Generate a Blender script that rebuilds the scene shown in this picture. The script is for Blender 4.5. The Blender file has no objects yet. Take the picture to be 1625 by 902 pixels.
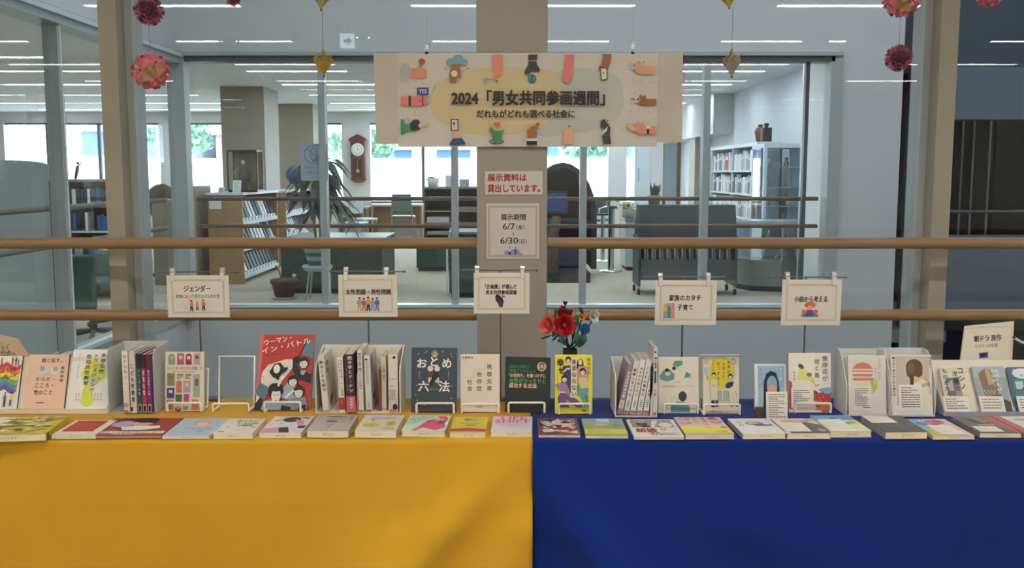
import bpy, math, random
from mathutils import Matrix, Vector
random.seed(7)
SC = bpy.context.scene
COL = SC.collection
# ------------------------------------------------------------------ camera
F, CX, CY, HC = 1550.0, 812.5, 451.0, 1.355      # image is 1625 x 902
TH = math.atan(176 / F)
cam = bpy.data.cameras.new('camera'); camo = bpy.data.objects.new('camera', cam); COL.objects.link(camo)
cam.sensor_width = 36; cam.sensor_fit = 'HORIZONTAL'; cam.lens = F * 36 / 1625; cam.clip_end = 200
camo.location = (0, 0, HC); camo.rotation_euler = (math.pi / 2 - TH, 0, 0)
SC.camera = camo
SC.view_settings.view_transform = 'Standard'; SC.view_settings.look = 'None'
SC.view_settings.gamma = 1; SC.view_settings.use_curve_mapping = False
SC.view_settings.exposure = 1.38
# ------------------------------------------------------------------ sky
wd = bpy.data.worlds.new('sky'); SC.world = wd; wd.use_nodes = True
bg = wd.node_tree.nodes['Background']; bg.inputs[0].default_value = (.87, .93, 1, 1); bg.inputs[1].default_value = 4.3
LAMP_NEAR, LAMP_FAR = 18.5, 14.0

def S2L(c): return c / 12.92 if c <= .04045 else ((c + .055) / 1.055) ** 2.4
def hexc(h, g=1.0):
    h = h.lstrip('#'); return tuple(min(.95, S2L(int(h[i:i+2], 16) / 255) * g) for i in (0, 2, 4))
_M = {}
def mat(name, col, rough=.6, metal=0, grain=0, gscale=30, bump=0, bscale=200, stretch=None, spec=.5):
    key = name
    if key in _M: return _M[key]
    c = hexc(col) if isinstance(col, str) else col
    m = bpy.data.materials.new(name); m.use_nodes = True; nt = m.node_tree; b = nt.nodes['Principled BSDF']
    b.inputs['Base Color'].default_value = (*c, 1); b.inputs['Roughness'].default_value = rough; b.inputs['Metallic'].default_value = metal
    b.inputs['Specular IOR Level'].default_value = spec
    if grain or bump:
        tc = nt.nodes.new('ShaderNodeTexCoord'); mp = nt.nodes.new('ShaderNodeMapping'); nt.links.new(tc.outputs['Object'], mp.inputs[0])
        if stretch: mp.inputs['Scale'].default_value = stretch
    if grain:
        n = nt.nodes.new('ShaderNodeTexNoise'); n.inputs['Scale'].default_value = gscale; n.inputs['Detail'].default_value = 5
        nt.links.new(mp.outputs[0], n.inputs[0]); r = nt.nodes.new('ShaderNodeMixRGB'); r.blend_type = 'MIX'
        r.inputs[1].default_value = (*[v * (1 - grain) for v in c], 1); r.inputs[2].default_value = (*[min(1, v * (1 + grain)) for v in c], 1)
        nt.links.new(n.outputs[0], r.inputs[0]); nt.links.new(r.outputs[0], b.inputs['Base Color'])
    if bump:
        n2 = nt.nodes.new('ShaderNodeTexNoise'); n2.inputs['Scale'].default_value = bscale; nt.links.new(mp.outputs[0], n2.inputs[0])
        bp = nt.nodes.new('ShaderNodeBump'); bp.inputs['Strength'].default_value = bump; bp.inputs['Distance'].default_value = .002
        nt.links.new(n2.outputs[0], bp.inputs['Height']); nt.links.new(bp.outputs[0], b.inputs['Normal'])
    _M[key] = m; return m
def PM(h, rough=.55): return mat('ink_' + h.lstrip('#') + ('' if rough == .55 else str(int(rough*100))), h, rough)
def emis(name, col, s):
    if name in _M: return _M[name]
    m = bpy.data.materials.new(name); m.use_nodes = True; nt = m.node_tree; nt.nodes.clear()
    o = nt.nodes.new('ShaderNodeOutputMaterial'); e = nt.nodes.new('ShaderNodeEmission'); e.inputs[0].default_value = (*col, 1); e.inputs[1].default_value = s
    nt.links.new(e.outputs[0], o.inputs[0]); _M[name] = m; return m
def glassm(name, tint=(.93, .97, .97), k=1.8, rough=0.0):
    if name in _M: return _M[name]
    m = bpy.data.materials.new(name); m.use_nodes = True; nt = m.node_tree; nt.nodes.clear(); N = nt.nodes.new; L = nt.links.new
    o = N('ShaderNodeOutputMaterial'); t = N('ShaderNodeBsdfTransparent'); g = N('ShaderNodeBsdfGlossy'); mx = N('ShaderNodeMixShader')
    t.inputs[0].default_value = (*tint, 1); g.inputs['Roughness'].default_value = rough
    fr = N('ShaderNodeFresnel'); fr.inputs[0].default_value = 1.5; ge = N('ShaderNodeNewGeometry')
    cl = N('ShaderNodeMath'); cl.operation = 'MULTIPLY'; cl.use_clamp = True
    gt = N('ShaderNodeMath'); gt.operation = 'MULTIPLY'
    one = N('ShaderNodeMath'); one.operation = 'SUBTRACT'; one.inputs[0].default_value = 1; L(ge.outputs['Backfacing'], one.inputs[1])
    L(fr.outputs[0], gt.inputs[0]); L(one.outputs[0], gt.inputs[1]); L(gt.outputs[0], cl.inputs[0]); cl.inputs[1].default_value = k
    L(cl.outputs[0], mx.inputs[0]); L(t.outputs[0], mx.inputs[1]); L(g.outputs[0], mx.inputs[2]); L(mx.outputs[0], o.inputs[0])
    _M[name] = m; return m

# ------------------------------------------------------------------ pixel helpers (used only to measure real positions from the photograph)
def ray(px, py):
    u = (px - CX) / F; v = (CY - py) / F
    return Vector((u, math.cos(TH) + v * math.sin(TH), v * math.cos(TH) - math.sin(TH)))
def W(px, py, Y):
    d = ray(px, py); t = Y / d.y; return Vector((d.x * t, Y, HC + d.z * t))
def PZ(px, py, z):
    d = ray(px, py); t = (z - HC) / d.z; return Vector((d.x * t, d.y * t, z))
def proj(p):
    y, z = p[1], p[2] - HC
    fw = y * math.cos(TH) - z * math.sin(TH); up = y * math.sin(TH) + z * math.cos(TH)
    return (CX + F * p[0] / fw, CY - F * up / fw)
def X_(px, Y): return (px - CX) / F * Y / math.cos(TH) * .995
def Zp(py, Y): return W(CX, py, Y).z

# ------------------------------------------------------------------ mesh builder
class MB:
    def __init__(s): s.v = []; s.f = []; s.m = []; s.mats = []; s.sm = []
    def mi(s, m):
        if m not in s.mats: s.mats.append(m)
        return s.mats.index(m)
    def add(s, vs, fs, m, smooth=False):
        o = len(s.v); s.v += [tuple(v) for v in vs]; k = s.mi(m)
        for f in fs: s.f.append([o + i for i in f]); s.m.append(k); s.sm.append(smooth)
        return s
    def box(s, a, b, m, mtx=None):
        x0, y0, z0 = a; x1, y1, z1 = b
        vs = [Vector(p) for p in ((x0,y0,z0),(x1,y0,z0),(x1,y1,z0),(x0,y1,z0),(x0,y0,z1),(x1,y0,z1),(x1,y1,z1),(x0,y1,z1))]
        if mtx: vs = [mtx @ v for v in vs]
        return s.add(vs, [(0,3,2,1),(4,5,6,7),(0,1,5,4),(1,2,6,5),(2,3,7,6),(3,0,4,7)], m)
    def prism(s, pts, d, m):     # pts: 3d polygon, d: extrusion vector
        n = len(pts); d = Vector(d); a = [Vector(p) for p in pts]; b = [p + d for p in a]
        nrm = Vector((0,0,0))
        for i in range(n): nrm += a[i].cross(a[(i+1) % n])
        if nrm.dot(d) > 0: a, b = a[::-1], b[::-1]
        return s.add(a + b, [tuple(range(n)), tuple(range(2*n-1, n-1, -1))] + [(i, n+i, n+(i+1) % n, (i+1) % n) for i in range(n)], m)
    def tube(s, path, r, m, n=8, cap=True, closed=False):
        path = [Vector(p) for p in path]; rs = r if isinstance(r, (list, tuple)) else [r] * len(path); rings = []; prev = None
        for i, p in enumerate(path):
            if closed: t = path[(i+1) % len(path)] - path[i-1]
            else: t = path[min(i+1, len(path)-1)] - path[max(i-1, 0)]
            t.normalize()
            if prev is None:
                up = Vector((0,0,1)) if abs(t.z) < .9 else Vector((1,0,0)); prev = t.cross(up).normalized()
            a = (prev - t * prev.dot(t)).normalized(); b = t.cross(a); prev = a
            rings.append([p + (a * math.cos(2*math.pi*k/n) + b * math.sin(2*math.pi*k/n)) * rs[i] for k in range(n)])
        vs = [v for ring in rings for v in ring]; fs = []
        R = len(rings)
        for i in range(R if closed else R-1):
            j = (i+1) % R
            for k in range(n): fs.append((i*n+k, i*n+(k+1) % n, j*n+(k+1) % n, j*n+k))
        s.add(vs, fs, m, True)
        if cap and not closed: s.add(rings[0], [tuple(range(n))[::-1]], m); s.add(rings[-1], [tuple(range(n))], m)
        return s
    def lathe(s, prof, m, c=(0,0,0), n=20, mtx=None, smooth=True):   # prof: (r,z)
        vs = []
        for r, z in prof:
            for k in range(n):
                a = 2*math.pi*k/n; v = Vector((c[0]+r*math.cos(a), c[1]+r*math.sin(a), c[2]+z)); vs.append(mtx @ v if mtx else v)
        fs = []
        for i in range(len(prof)-1):
            for k in range(n): fs.append((i*n+k, i*n+(k+1) % n, (i+1)*n+(k+1) % n, (i+1)*n+k))
        return s.add(vs, fs, m, smooth)
    def ball(s, c, r, m, n=12, sq=(1,1,1)):
        prof = [(max(1e-4, math.sin(math.pi*i/n)), -math.cos(math.pi*i/n)) for i in range(n+1)]
        return s.lathe([(a*r, b*r) for a, b in prof], m, (0,0,0), n+4, Matrix.Translation(c) @ Matrix.Diagonal((*sq, 1)))
    def build(s, name, parent=None, bevel=0, **kw):
        me = bpy.data.meshes.new(name); me.from_pydata(s.v, [], s.f); 
        for m in s.mats: me.materials.append(m)
        me.polygons.foreach_set('material_index', s.m); me.polygons.foreach_set('use_smooth', s.sm); me.update()
        o = bpy.data.objects.new(name, me); COL.objects.link(o)
        if parent: o.parent = parent
        if bevel:
            b = o.modifiers.new('bevel', 'BEVEL'); b.width = bevel; b.segments = 2; b.limit_method = 'ANGLE'
        for k, v in kw.items(): o[k] = v
        return o
def thing(name, label, cat, mtx=None, group=None):
    o = bpy.data.objects.new(name, None); COL.objects.link(o); o.empty_display_size = .05
    if mtx is not None: o.matrix_world = mtx if isinstance(mtx, Matrix) else Matrix.Translation(mtx)
    o['label'] = label; o['category'] = cat
    if group: o['group'] = group
    return o
def tag(o, label, cat, group=None):
    o['label'] = label; o['category'] = cat
    if group: o['group'] = group
    return o
def struct(o): o['kind'] = 'structure'; return o
def sroot(name):
    o = bpy.data.objects.new(name, None); COL.objects.link(o); o['kind'] = 'structure'; return o
def frame(origin, u, v):
    u = Vector(u).normalized(); v = Vector(v); v = (v - u * v.dot(u)).normalized(); w = u.cross(v)
    return Matrix(((u.x, v.x, w.x, origin[0]), (u.y, v.y, w.y, origin[1]), (u.z, v.z, w.z, origin[2]), (0,0,0,1)))
def copytree(r, mtx, label=None):
    c = r.copy(); COL.objects.link(c); c.matrix_world = mtx
    if label: c['label'] = label
    for ch in list(r.children):
        d = ch.copy(); COL.objects.link(d); d.parent = c
        for g in list(ch.children):
            e = g.copy(); COL.objects.link(e); e.parent = d
    return c

# ------------------------------------------------------------------ flat print: pictures and lettering
_TX = {}
def text_mesh(s):
    k = s
    if k not in _TX:
        cu = bpy.data.curves.new('t', 'FONT'); cu.body = s; cu.align_x = 'CENTER';  cu.resolution_u = 2; cu.space_line = 1.22
        o = bpy.data.objects.new('t', cu); COL.objects.link(o); dg = bpy.context.evaluated_depsgraph_get(); dg.update()
        me = bpy.data.meshes.new_from_object(o.evaluated_get(dg))
        vs = [tuple(v.co) for v in me.vertices]; fs = [tuple(p.vertices) for p in me.polygons]
        bpy.data.objects.remove(o); bpy.data.curves.remove(cu); bpy.data.meshes.remove(me)
        xs = [v[0] for v in vs] or [0]; ys = [v[1] for v in vs] or [0]
        _TX[k] = (vs, fs, min(xs), max(xs), min(ys), max(ys))
    return _TX[k]
class Art:
    """print on a w x h sheet; coordinates are those of the box (L,T,R,B), y down"""
    def __init__(s, box, w, h, step=.00006):
        s.b = box; s.w = w; s.h = h; s.pic = MB(); s.txt = MB(); s.z = .0002; s.step = step
    def p(s, x, y):
        L, T, R, B = s.b; return ((x - L) / (R - L) * s.w, (B - y) / (B - T) * s.h)
    def poly(s, pts, c):
        s.z += s.step; q = [s.p(*a) for a in pts]
        ar = sum(q[i][0]*q[(i+1) % len(q)][1] - q[(i+1) % len(q)][0]*q[i][1] for i in range(len(q)))
        if ar < 0: q = q[::-1]
        s.pic.add([(x, y, s.z) for x, y in q], [tuple(range(len(q)))], PM(c)); return s
    def rect(s, x0, y0, x1, y1, c): return s.poly([(x0,y0),(x1,y0),(x1,y1),(x0,y1)], c)
    def ell(s, cx, cy, rx, ry, c, a0=0, a1=360, rot=0, n=20):
        pts = []; cr, sr = math.cos(math.radians(rot)), math.sin(math.radians(rot))
        for i in range(n + (a1 - a0 < 360)):
            a = math.radians(a0 + (a1 - a0) * i / n); x, y = rx*math.cos(a), ry*math.sin(a)
            pts.append((cx + x*cr - y*sr, cy + x*sr + y*cr))
        return s.poly(pts, c)
    def line(s, pts, wd, c):
        for (x0, y0), (x1, y1) in zip(pts, pts[1:]):
            d = math.hypot(x1-x0, y1-y0) or 1; nx, ny = -(y1-y0)/d*wd/2, (x1-x0)/d*wd/2
            s.poly([(x0+nx,y0+ny),(x1+nx,y1+ny),(x1-nx,y1-ny),(x0-nx,y0-ny)], c)
        return s
    def ring(s, cx, cy, rx, ry, wd, c, n=20):
        return s.line([(cx+rx*math.cos(2*math.pi*i/n), cy+ry*math.sin(2*math.pi*i/n)) for i in range(n+1)], wd, c)
    def text(s, t, x0, y0, x1, y1, c='#1c1a1c', vert=False, bold=.012, rot=0):
        if vert: t = '\n'.join(t.replace('ー', '｜'))
        vs, fs, a, b, d, e = text_mesh(t)
        if not fs or b <= a or e <= d: return s
        s.z += s.step; cx, cy = (x0+x1)/2, (y0+y1)/2; cr, sr = math.cos(math.radians(rot)), math.sin(math.radians(rot)); out = []
        em = (y1-y0)/(e-d); bx = bold*.55*em
        offs = [(0,0)] if bold <= .001 else [(-bx,-bx),(bx,-bx),(-bx,bx),(bx,bx)]
        nv = len(vs); F4 = []
        for k4, (ox, oy) in enumerate(offs):
          F4 += [[i + k4*nv for i in f] for f in fs]
          for vx, vy, _ in vs:
            X = ((vx-a)/(b-a) - .5) * (x1-x0) + ox; Y = (.5 - (vy-d)/(e-d)) * (y1-y0) + oy
            q = s.p(cx + X*cr - Y*sr, cy + X*sr + Y*cr); out.append((*q, s.z + k4*.000008))
        s.txt.add(out, F4, PM(c)); return s
    def scrib(s, x0, y0, x1, y1, n, c='#57504c', wd=1.0, seed=1):      # lines of tiny unreadable print
        r = random.Random(seed)
        for i in range(n):
            y = y0 + (y1-y0) * (i + .5) / n; x = x0
            xe = x1 - (x1-x0) * r.choice([0, 0, .1, .45])
            while x < xe:
                l = (x1-x0) * r.uniform(.06, .2); s.rect(x, y - wd/2, min(xe, x+l), y + wd/2, c); x += l + (x1-x0) * .025
        return s
    def fig(s, x, yb, h, skin='#e0a080', top='#d07040', bot='#23252e', hair='#2a2220', lean=0):
        u = h / 7.5
        s.poly([(x-.8*u,yb-3.6*u),(x+.8*u,yb-3.6*u),(x+1.1*u,yb),(x+.3*u,yb),(x,yb-2.6*u),(x-.5*u,yb),(x-1.2*u,yb)], bot)
        s.poly([(x-1*u+lean,yb-6.2*u),(x+1*u+lean,yb-6.2*u),(x+1.5*u+lean,yb-4.2*u),(x+.9*u,yb-3.4*u),(x-.9*u,yb-3.4*u),(x-1.5*u+lean,yb-4.4*u)], top)
        s.ell(x+lean, yb-6.95*u, .62*u, .75*u, skin, n=12); s.ell(x+lean, yb-7.25*u, .7*u, .5*u, hair, n=12); return s
    def face(s, x, y, r, skin='#e8cdb6', hair='#1e1a1c'):
        s.ell(x, y-.12*r, 1.15*r, 1.2*r, hair); s.ell(x, y+.1*r, .8*r, .95*r, skin)
        s.poly([(x-.85*r,y-.2*r),(x-.3*r,y-.95*r),(x+.5*r,y-.9*r),(x+.85*r,y-.1*r),(x+.3*r,y-.5*r)], hair)
        s.line([(x-.5*r,y),(x-.2*r,y)], .1*r, hair); s.line([(x+.2*r,y),(x+.5*r,y)], .1*r, hair); s.line([(x-.2*r,y+.55*r),(x+.25*r,y+.55*r)], .12*r, '#a04848'); return s
    def done(s, parent, mtx=None, pname='cover_picture', tname='lettering'):
        out = []
        for mb, nm in ((s.pic, pname), (s.txt, tname)):
            if mb.f:
                if mtx: mb.v = [tuple(mtx @ Vector(v)) for v in mb.v]
                out.append(mb.build(nm, parent))
        return out
# ------------------------------------------------------------------ materials
WALLW = mat('white_wall_paint', '#cccdcd', .8, grain=.03, gscale=2)
CEIL = mat('ceiling_board', '#d8dadb', .9)
NCEIL = mat('near_ceiling_board', '#d0ccc4', .9)
CARPET = mat('grey_brown_carpet', '#a09888', .95, grain=.08, gscale=40, bump=.3, bscale=400)
FRAMEM = mat('pale_grey_aluminium', '#aeb3b2', .45, .1)
FRAMED = mat('grey_aluminium_dark', '#565c60', .4, .4)
BEIGE = mat('beige_painted_steel', '#a09a88', .5, grain=.03, gscale=3)
COLM = mat('column_beige_cladding', '#9b9386', .55, grain=.03, gscale=2)
WOODR = mat('handrail_oak', '#957550', .35, grain=.22, gscale=10, stretch=(.6, 14, 14), spec=.4)
WOODD = mat('dark_rail_wood', '#6f5642', .45)
SHELFW = mat('shelf_oak', '#a3815a', .5, grain=.12, gscale=8, stretch=(6, 6, .7))
NAVY = mat('navy_grey_wall', '#3e4a58', .7)
SLATE = mat('slate_panel', '#66707b', .6)
BLACK = mat('near_black', '#15171a', .6)
DKGREEN = mat('dark_green_vinyl', '#2f4440', .5)
DKGREY = mat('dark_grey_steel', '#3b4144', .45, .3)
CHROME = mat('chrome', '#c8cccf', .15, 1)
GLASS = glassm('window_glass', (.95, .98, .985), 1.6)
GLASS2 = glassm('inner_glass', (.96, .985, .99), 1.0)
FILM = glassm('clear_film', (.985, .985, .985), .8)
CASEG = glassm('case_glass', (.93, .96, .96), 1.6)
YG, FY = 3.42, 8.24            # near and far glass planes
XL, XR = -2.77, 2.66           # left glass wall, right end of the far opening
CZ = 2.65
# ------------------------------------------------------------------ room shell
def slab(name, a, b, m): return struct(MB().box(a, b, m).build(name))
slab('floor', (-7, -9, -.12), (7, 3.30, 0), CARPET)
slab('ceiling', (-7, -9, CZ), (7, 3.30, CZ + .15), NCEIL)
slab('wall_back', (-7, -9.2, 0), (7, -9, CZ), WALLW)
slab('wall_near_left', (-7.2, -9.2, 0), (-7, 3.30, CZ), WALLW)
slab('wall_near_right', (7, -9.2, 0), (7.2, 3.30, CZ), WALLW)
slab('wall_near_upstand', (-7.2, 3.30, -3), (7.2, 3.52, .05), WALLW)
slab('wall_near_head', (-7.2, 3.30, CZ), (7.2, 3.52, 4.6), WALLW)
# atrium
slab('floor_atrium', (XL-.2, 3.52, -3.2), (7.2, 12, -3), mat('atrium_floor', '#8d8f8f', .6))
slab('wall_far_lower', (XL, FY - .02, -3), (3.235, FY + .2, .13), WALLW)
slab('wall_far_upper', (XL, FY - .02, 2.34), (3.235, FY + .2, 4.6), WALLW)
slab('wall_far_right', (XR + .06, FY - .02, .13), (3.235, FY + .2, 2.34), WALLW)
slab('wall_left_lower', (XL - .2, 3.52, -3), (XL, FY + .2, .13), WALLW)
slab('wall_left_upper', (XL - .2, 3.52, 2.34), (XL, FY + .2, 4.6), WALLW)
slab('wall_slate_upper', (3.42, FY, 2.23), (7.2, FY + .2, 4.6), NAVY)
slab('wall_navy_upper', (3.235, FY + .15, 2.23), (3.42, FY + .3, 4.6), NAVY)
slab('wall_slate_band', (3.56, FY, 1.80), (7.2, FY + .2, 2.23), SLATE)
slab('wall_slate_parapet', (3.56, FY, .15), (7.2, FY + .12, .83), SLATE)
slab('wall_slate_pier', (3.42, FY + .1, -3), (3.56, FY + .35, 2.23), SLATE)
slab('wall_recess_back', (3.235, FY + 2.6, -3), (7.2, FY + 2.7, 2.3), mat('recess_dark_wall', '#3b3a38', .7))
slab('wall_recess_left', (3.20, FY + .2, -3), (3.235, FY + 2.7, CZ), WALLW)
slab('wall_library_return', (3.235, FY + 2.7, 0), (3.8, FY + 2.72, CZ), WALLW)
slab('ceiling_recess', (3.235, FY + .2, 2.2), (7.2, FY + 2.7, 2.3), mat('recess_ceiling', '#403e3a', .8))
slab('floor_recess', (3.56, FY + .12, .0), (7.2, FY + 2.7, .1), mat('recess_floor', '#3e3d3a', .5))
slab('wall_recess_right', (7.0, 3.52, -3), (7.2, FY + 2.7, 4.6), NAVY)
slab('wall_lower_shade', (3.56, FY + .6, -3), (7.2, FY + .7, 0), BLACK)  # near-black sheet painted in for the darkness of the lower floor
# roof over the atrium, with an unseen slot added to let sky light in
slab('ceiling_atrium_front', (-7.2, 3.3, 4.6), (7.2, 5.6, 4.7), WALLW)
slab('ceiling_atrium_rear', (-7.2, 6.2, 4.6), (7.2, 11, 4.7), WALLW)
slab('ceiling_atrium_left', (-7.2, 5.6, 4.6), (-2.2, 6.2, 4.7), WALLW)
# library
LX = -12.0
BY = 21.0
slab('floor_library', (LX, FY + .2, -.12), (3.8, BY + .3, 0), CARPET)
slab('floor_library_left', (LX, 2.6, -.12), (XL - .2, FY + .2, 0), CARPET)
slab('ceiling_library', (LX, FY + .2, CZ), (3.8, BY + .3, CZ + .1), CEIL)
slab('ceiling_library_left', (LX, 3.30, CZ), (XL - .2, FY + .2, CZ + .1), CEIL)
slab('wall_library_left', (LX - .2, 2.6, 0), (LX, BY, CZ), WALLW)
slab('wall_library_near', (LX, 3.1, 0), (-7.2, 3.3, CZ), WALLW)
slab('wall_library_right', (3.62, FY + 2.72, 0), (3.8, BY, CZ), mat('library_white_wall', '#d3d9e0', .8))
ZS, ZH = .72, 2.42     # back window sill, head
slab('wall_library_back_lower', (LX, BY, 0), (3.8, BY + .2, ZS), WALLW)
slab('wall_library_back_upper', (LX, BY, ZH), (3.8, BY + .2, CZ), WALLW)
EDG = [LX, -10.6, -7.45, -7.1, -3.62, -3.05, -.55, -.45, 1.0, 1.7, 2.62, 3.8]
piers = [(-12, -10.8), (-7.5, -7.1), (-3.62, -3.02), (2.05, 2.45), (2.95, 3.8)]
for i, (a, b) in enumerate(piers): slab('wall_pier_%d' % (i+1), (a, BY - .02, ZS), (b, BY + .2, ZH), WALLW)
def opening(n, a, b, mull, y, z0, z1, fw=.03, fm=FRAMED, gm=GLASS2):
    r = sroot('window_%d' % n)
    for x in mull: MB().box((x-fw, y+.02, z0), (x+fw, y+.1, z1), fm).build('mullion', r)
    MB().box((a, y+.02, z0), (b, y+.1, z0+.04), fm).build('sill_frame', r); MB().box((a, y+.02, z1-.04), (b, y+.1, z1), fm).build('head_frame', r)
    xs = [a] + sorted(mull) + [b]
    for p, q in zip(xs, xs[1:]):
        if q - p > .1: MB().box((p+fw, y+.05, z0+.04), (q-fw, y+.056, z1-.04), gm).build('glass_pane', r)
    return r
opening(4, -10.8, -7.5, [-9.9, -8.8, -8.0], BY, ZS, ZH)
opening(5, -7.1, -3.62, [-6.1, -5.2, -4.3], BY, ZS, ZH)
opening(6, -3.02, 2.05, [-1.9, -.62, .66], BY, ZS, ZH)
opening(7, 2.45, 2.95, [], BY, ZS, ZH)
# outside, seen through the back windows
slab('ground', (-40, BY + .5, -1.2), (30, BY + 30, -1.0), mat('pale_paving', '#cfcfca', .9))
tag(MB().box((-16, BY + 3.2, -1), (8, BY + 3.4, 1.72), mat('white_boundary_wall', '#f2f3f3', .8)).build('boundary_wall'), 'long white wall added outside, standing in for the frosted band of the back windows', 'wall')  # added white wall stands in for the bright frosted lower panes
def building(x0, x1, y, h, col, label, wins):
    r = thing('building', label, 'building', Vector(((x0+x1)/2, y, -1)))
    w = (x1-x0)/2; MB().box((-w, 0, 0), (w, 5, h+1), mat('house_wall_' + col, col, .8)).build('wall', r)
    MB().prism([(-w-.3, -.3, h+1), (w+.3, -.3, h+1), (0, -.3, h+2.2)], (0, 5.6, 0), mat('roof_grey_' + col, '#8d98a6', .7)).build('roof', r)
    for a, b in wins: MB().box((a, -.06, b+1), (a+1.1, 0, b+1.9), mat('far_window_glass', '#4f6f92', .2)).build('window', r)
building(-13.5, -9.6, BY + 9, 2.6, '#b9cfe4', 'pale blue house with square windows far behind the left windows', [(-1.5, 1.9), (.3, 1.9)])
building(-9.0, -6.0, BY + 9, 2.5, '#b98b93', 'pinkish house seen through the left back window', [(-1.0, 1.8), (.2, 1.8)])
building(-5.0, -.9, BY + 11, 2.1, '#e8edf0', 'white gabled house behind the centre back window', [(-1.4, 1.7), (.5, 1.7)])
building(-.4, 5.5, BY + 10, 2.7, '#9fb8d6', 'blue grey house far behind the column', [(-2.2, 1.9), (-.6, 1.9), (1.0, 1.9)])
def tree(x, y, h, r_, label, seed):
    rd = random.Random(seed); t = thing('tree', label, 'tree', Vector((x, y, -1)))
    MB().tube([(0,0,0), (.05,0,h*.5), (0,0,h*.8)], [.12,.09,.04], mat('bark', '#5a4c40', .9), 7).build('trunk', t)
    m = MB(); lm = mat('tree_leaves', '#6f9078', .7)
    for i in range(420):
        a, b = rd.uniform(0, 6.28), rd.uniform(-1, 1); q = r_ * rd.random() ** .4; c = Vector((q*math.cos(a)*math.sqrt(1-b*b), q*math.sin(a)*math.sqrt(1-b*b), h + q*b*.8))
        u = Vector((rd.uniform(-1,1), rd.uniform(-1,1), rd.uniform(-1,1))).normalized() * .13; v = u.cross(Vector((rd.random(), rd.random(), 1))).normalized() * .09
        m.add([c-u, c-v, c+u, c+v], [(0,1,2,3)], lm)
    m.build('foliage', t, kind='stuff')
tree(-9.0, BY + 5.5, 3.4, 1.0, 'green tree outside in front of the left houses', 3)
tree(-4.1, BY + 6, 3.1, .9, 'green tree outside beside the white gabled house', 4)
tree(2.2, BY + 6, 3.2, .9, 'green tree outside at the right back window', 5)
tree(.4, BY + 6, 3.0, .6, 'small green tree outside behind the centre right window', 8)

# library columns
def column(px0, px1, Y, n, side):
    x0, x1 = X_(px0, Y), X_(px1, Y); slab('column_%d' % n, (x0, Y, 0), (x1, Y + side, CZ), COLM)
column(357, 425, 14.9, 1, .9); column(447, 501, 18.6, 2, .8); column(1100, 1152, 18.0, 3, .6)
# right-hand bulkhead with the far door frame
slab('wall_bulkhead', (3.3, 16.2, 2.0), (3.62, BY, CZ), WALLW)

# ------------------------------------------------------------------ far glass wall (window_2), left glass wall (window_3)
r = sroot('window_2')
fx = [X_(p, FY) for p in (515, 722, 925, 1117)]
MB().box((XL - .02, FY - .03, .13), (XR, FY + .12, .225), FRAMEM).build('sill_frame', r)
MB().box((XL, FY - .06, .225), (XR, FY + .05, .25), mat('sill_bright', '#dfe6ea', .3, .3)).build('sill_trim', r)
MB().box((XL - .02, FY - .05, 2.27), (XR, FY + .12, 2.34), FRAMED).build('head_frame', r)
MB().box((XL - .02, FY - .07, 2.315), (XR + .06, FY + .02, 2.345), FRAMEM).build('head_trim', r)
for x in fx: MB().box((x - .028, FY - .02, .225), (x + .028, FY + .10, 2.27), FRAMEM).build('mullion', r)
MB().box((XL - .07, FY - .07, .13), (XL + .07, FY + .07, 2.34), FRAMEM).build('corner_post', r)
MB().box((XR - .03, FY - .05, .13), (XR + .07, FY + .12, 2.34), FRAMEM).build('end_post', r)
MB().box((XR - .22, FY + .0, .225), (XR - .19, FY + .06, 2.27), FRAMED).build('door_stile', r)
xs = [XL + .07] + fx + [XR - .03]
for a, b in zip(xs, xs[1:]): MB().box((a + .028, FY + .03, .225), (b - .028, FY + .036, 2.27), GLASS2).build('glass_pane', r)
r = sroot('window_3')
MB().box((XL - .12, 3.52, .13), (XL + .03, FY, .225), FRAMEM).build('sill_frame', r)
MB().box((XL + .0, 3.52, .225), (XL + .05, FY, .25), mat('sill_bright', '#dfe6ea', .3, .3)).build('sill_trim', r)
MB().box((XL - .12, 3.52, 2.25), (XL + .05, FY, 2.345), FRAMEM).build('head_frame', r)
MB().box((XL + .05, 3.52, 2.30), (XL + .07, FY, 2.33), mat('sill_bright', '#dfe6ea', .3, .3)).build('head_trim', r)
ly = [7.33, 6.04, 4.75]
for y in ly:
    MB().box((XL - .06, y - .03, .225), (XL + .03, y + .03, 2.27), FRAMEM).build('mullion', r)
    MB().box((XL + .03, y - .006, .225), (XL + .036, y + .006, 2.27), mat('gasket_white', '#dfe3e4', .5)).build('gasket', r)
ys = [3.52] + ly[::-1] + [FY - .07]
for a, b in zip(ys, ys[1:]): MB().box((XL - .03, a + .03, .225), (XL - .024, b - .03, 2.27), GLASS2).build('glass_pane', r)
# thin inner rails behind the far and the left glass
for n, z in ((1, 1.135), (2, .90)):
    o = MB().tube([(XL + .05, FY + .22, z), (XR - .02, FY + .22, z)], .018, WOODD, 10)
    for x in fx: o.tube([(x, FY + .22, z), (x, FY + .08, z)], .008, CHROME, 6)
    tag(o.build('inner_handrail'), ['', 'upper thin dark wooden rail across the far glass wall', 'lower thin dark wooden rail across the far glass wall'][n], 'handrail')
    o = MB().tube([(XL - .11, 3.6, z), (XL - .11, FY - .1, z)], .018, mat('rail_grey_brown', '#80796c', .45), 10)
    for y in ly: o.tube([(XL - .11, y, z), (XL - .06, y, z)], .008, CHROME, 6)
    tag(o.build('inner_handrail'), ['', 'upper sloping-looking rail along the left glass wall', 'lower sloping-looking rail along the left glass wall'][n], 'handrail')

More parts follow.
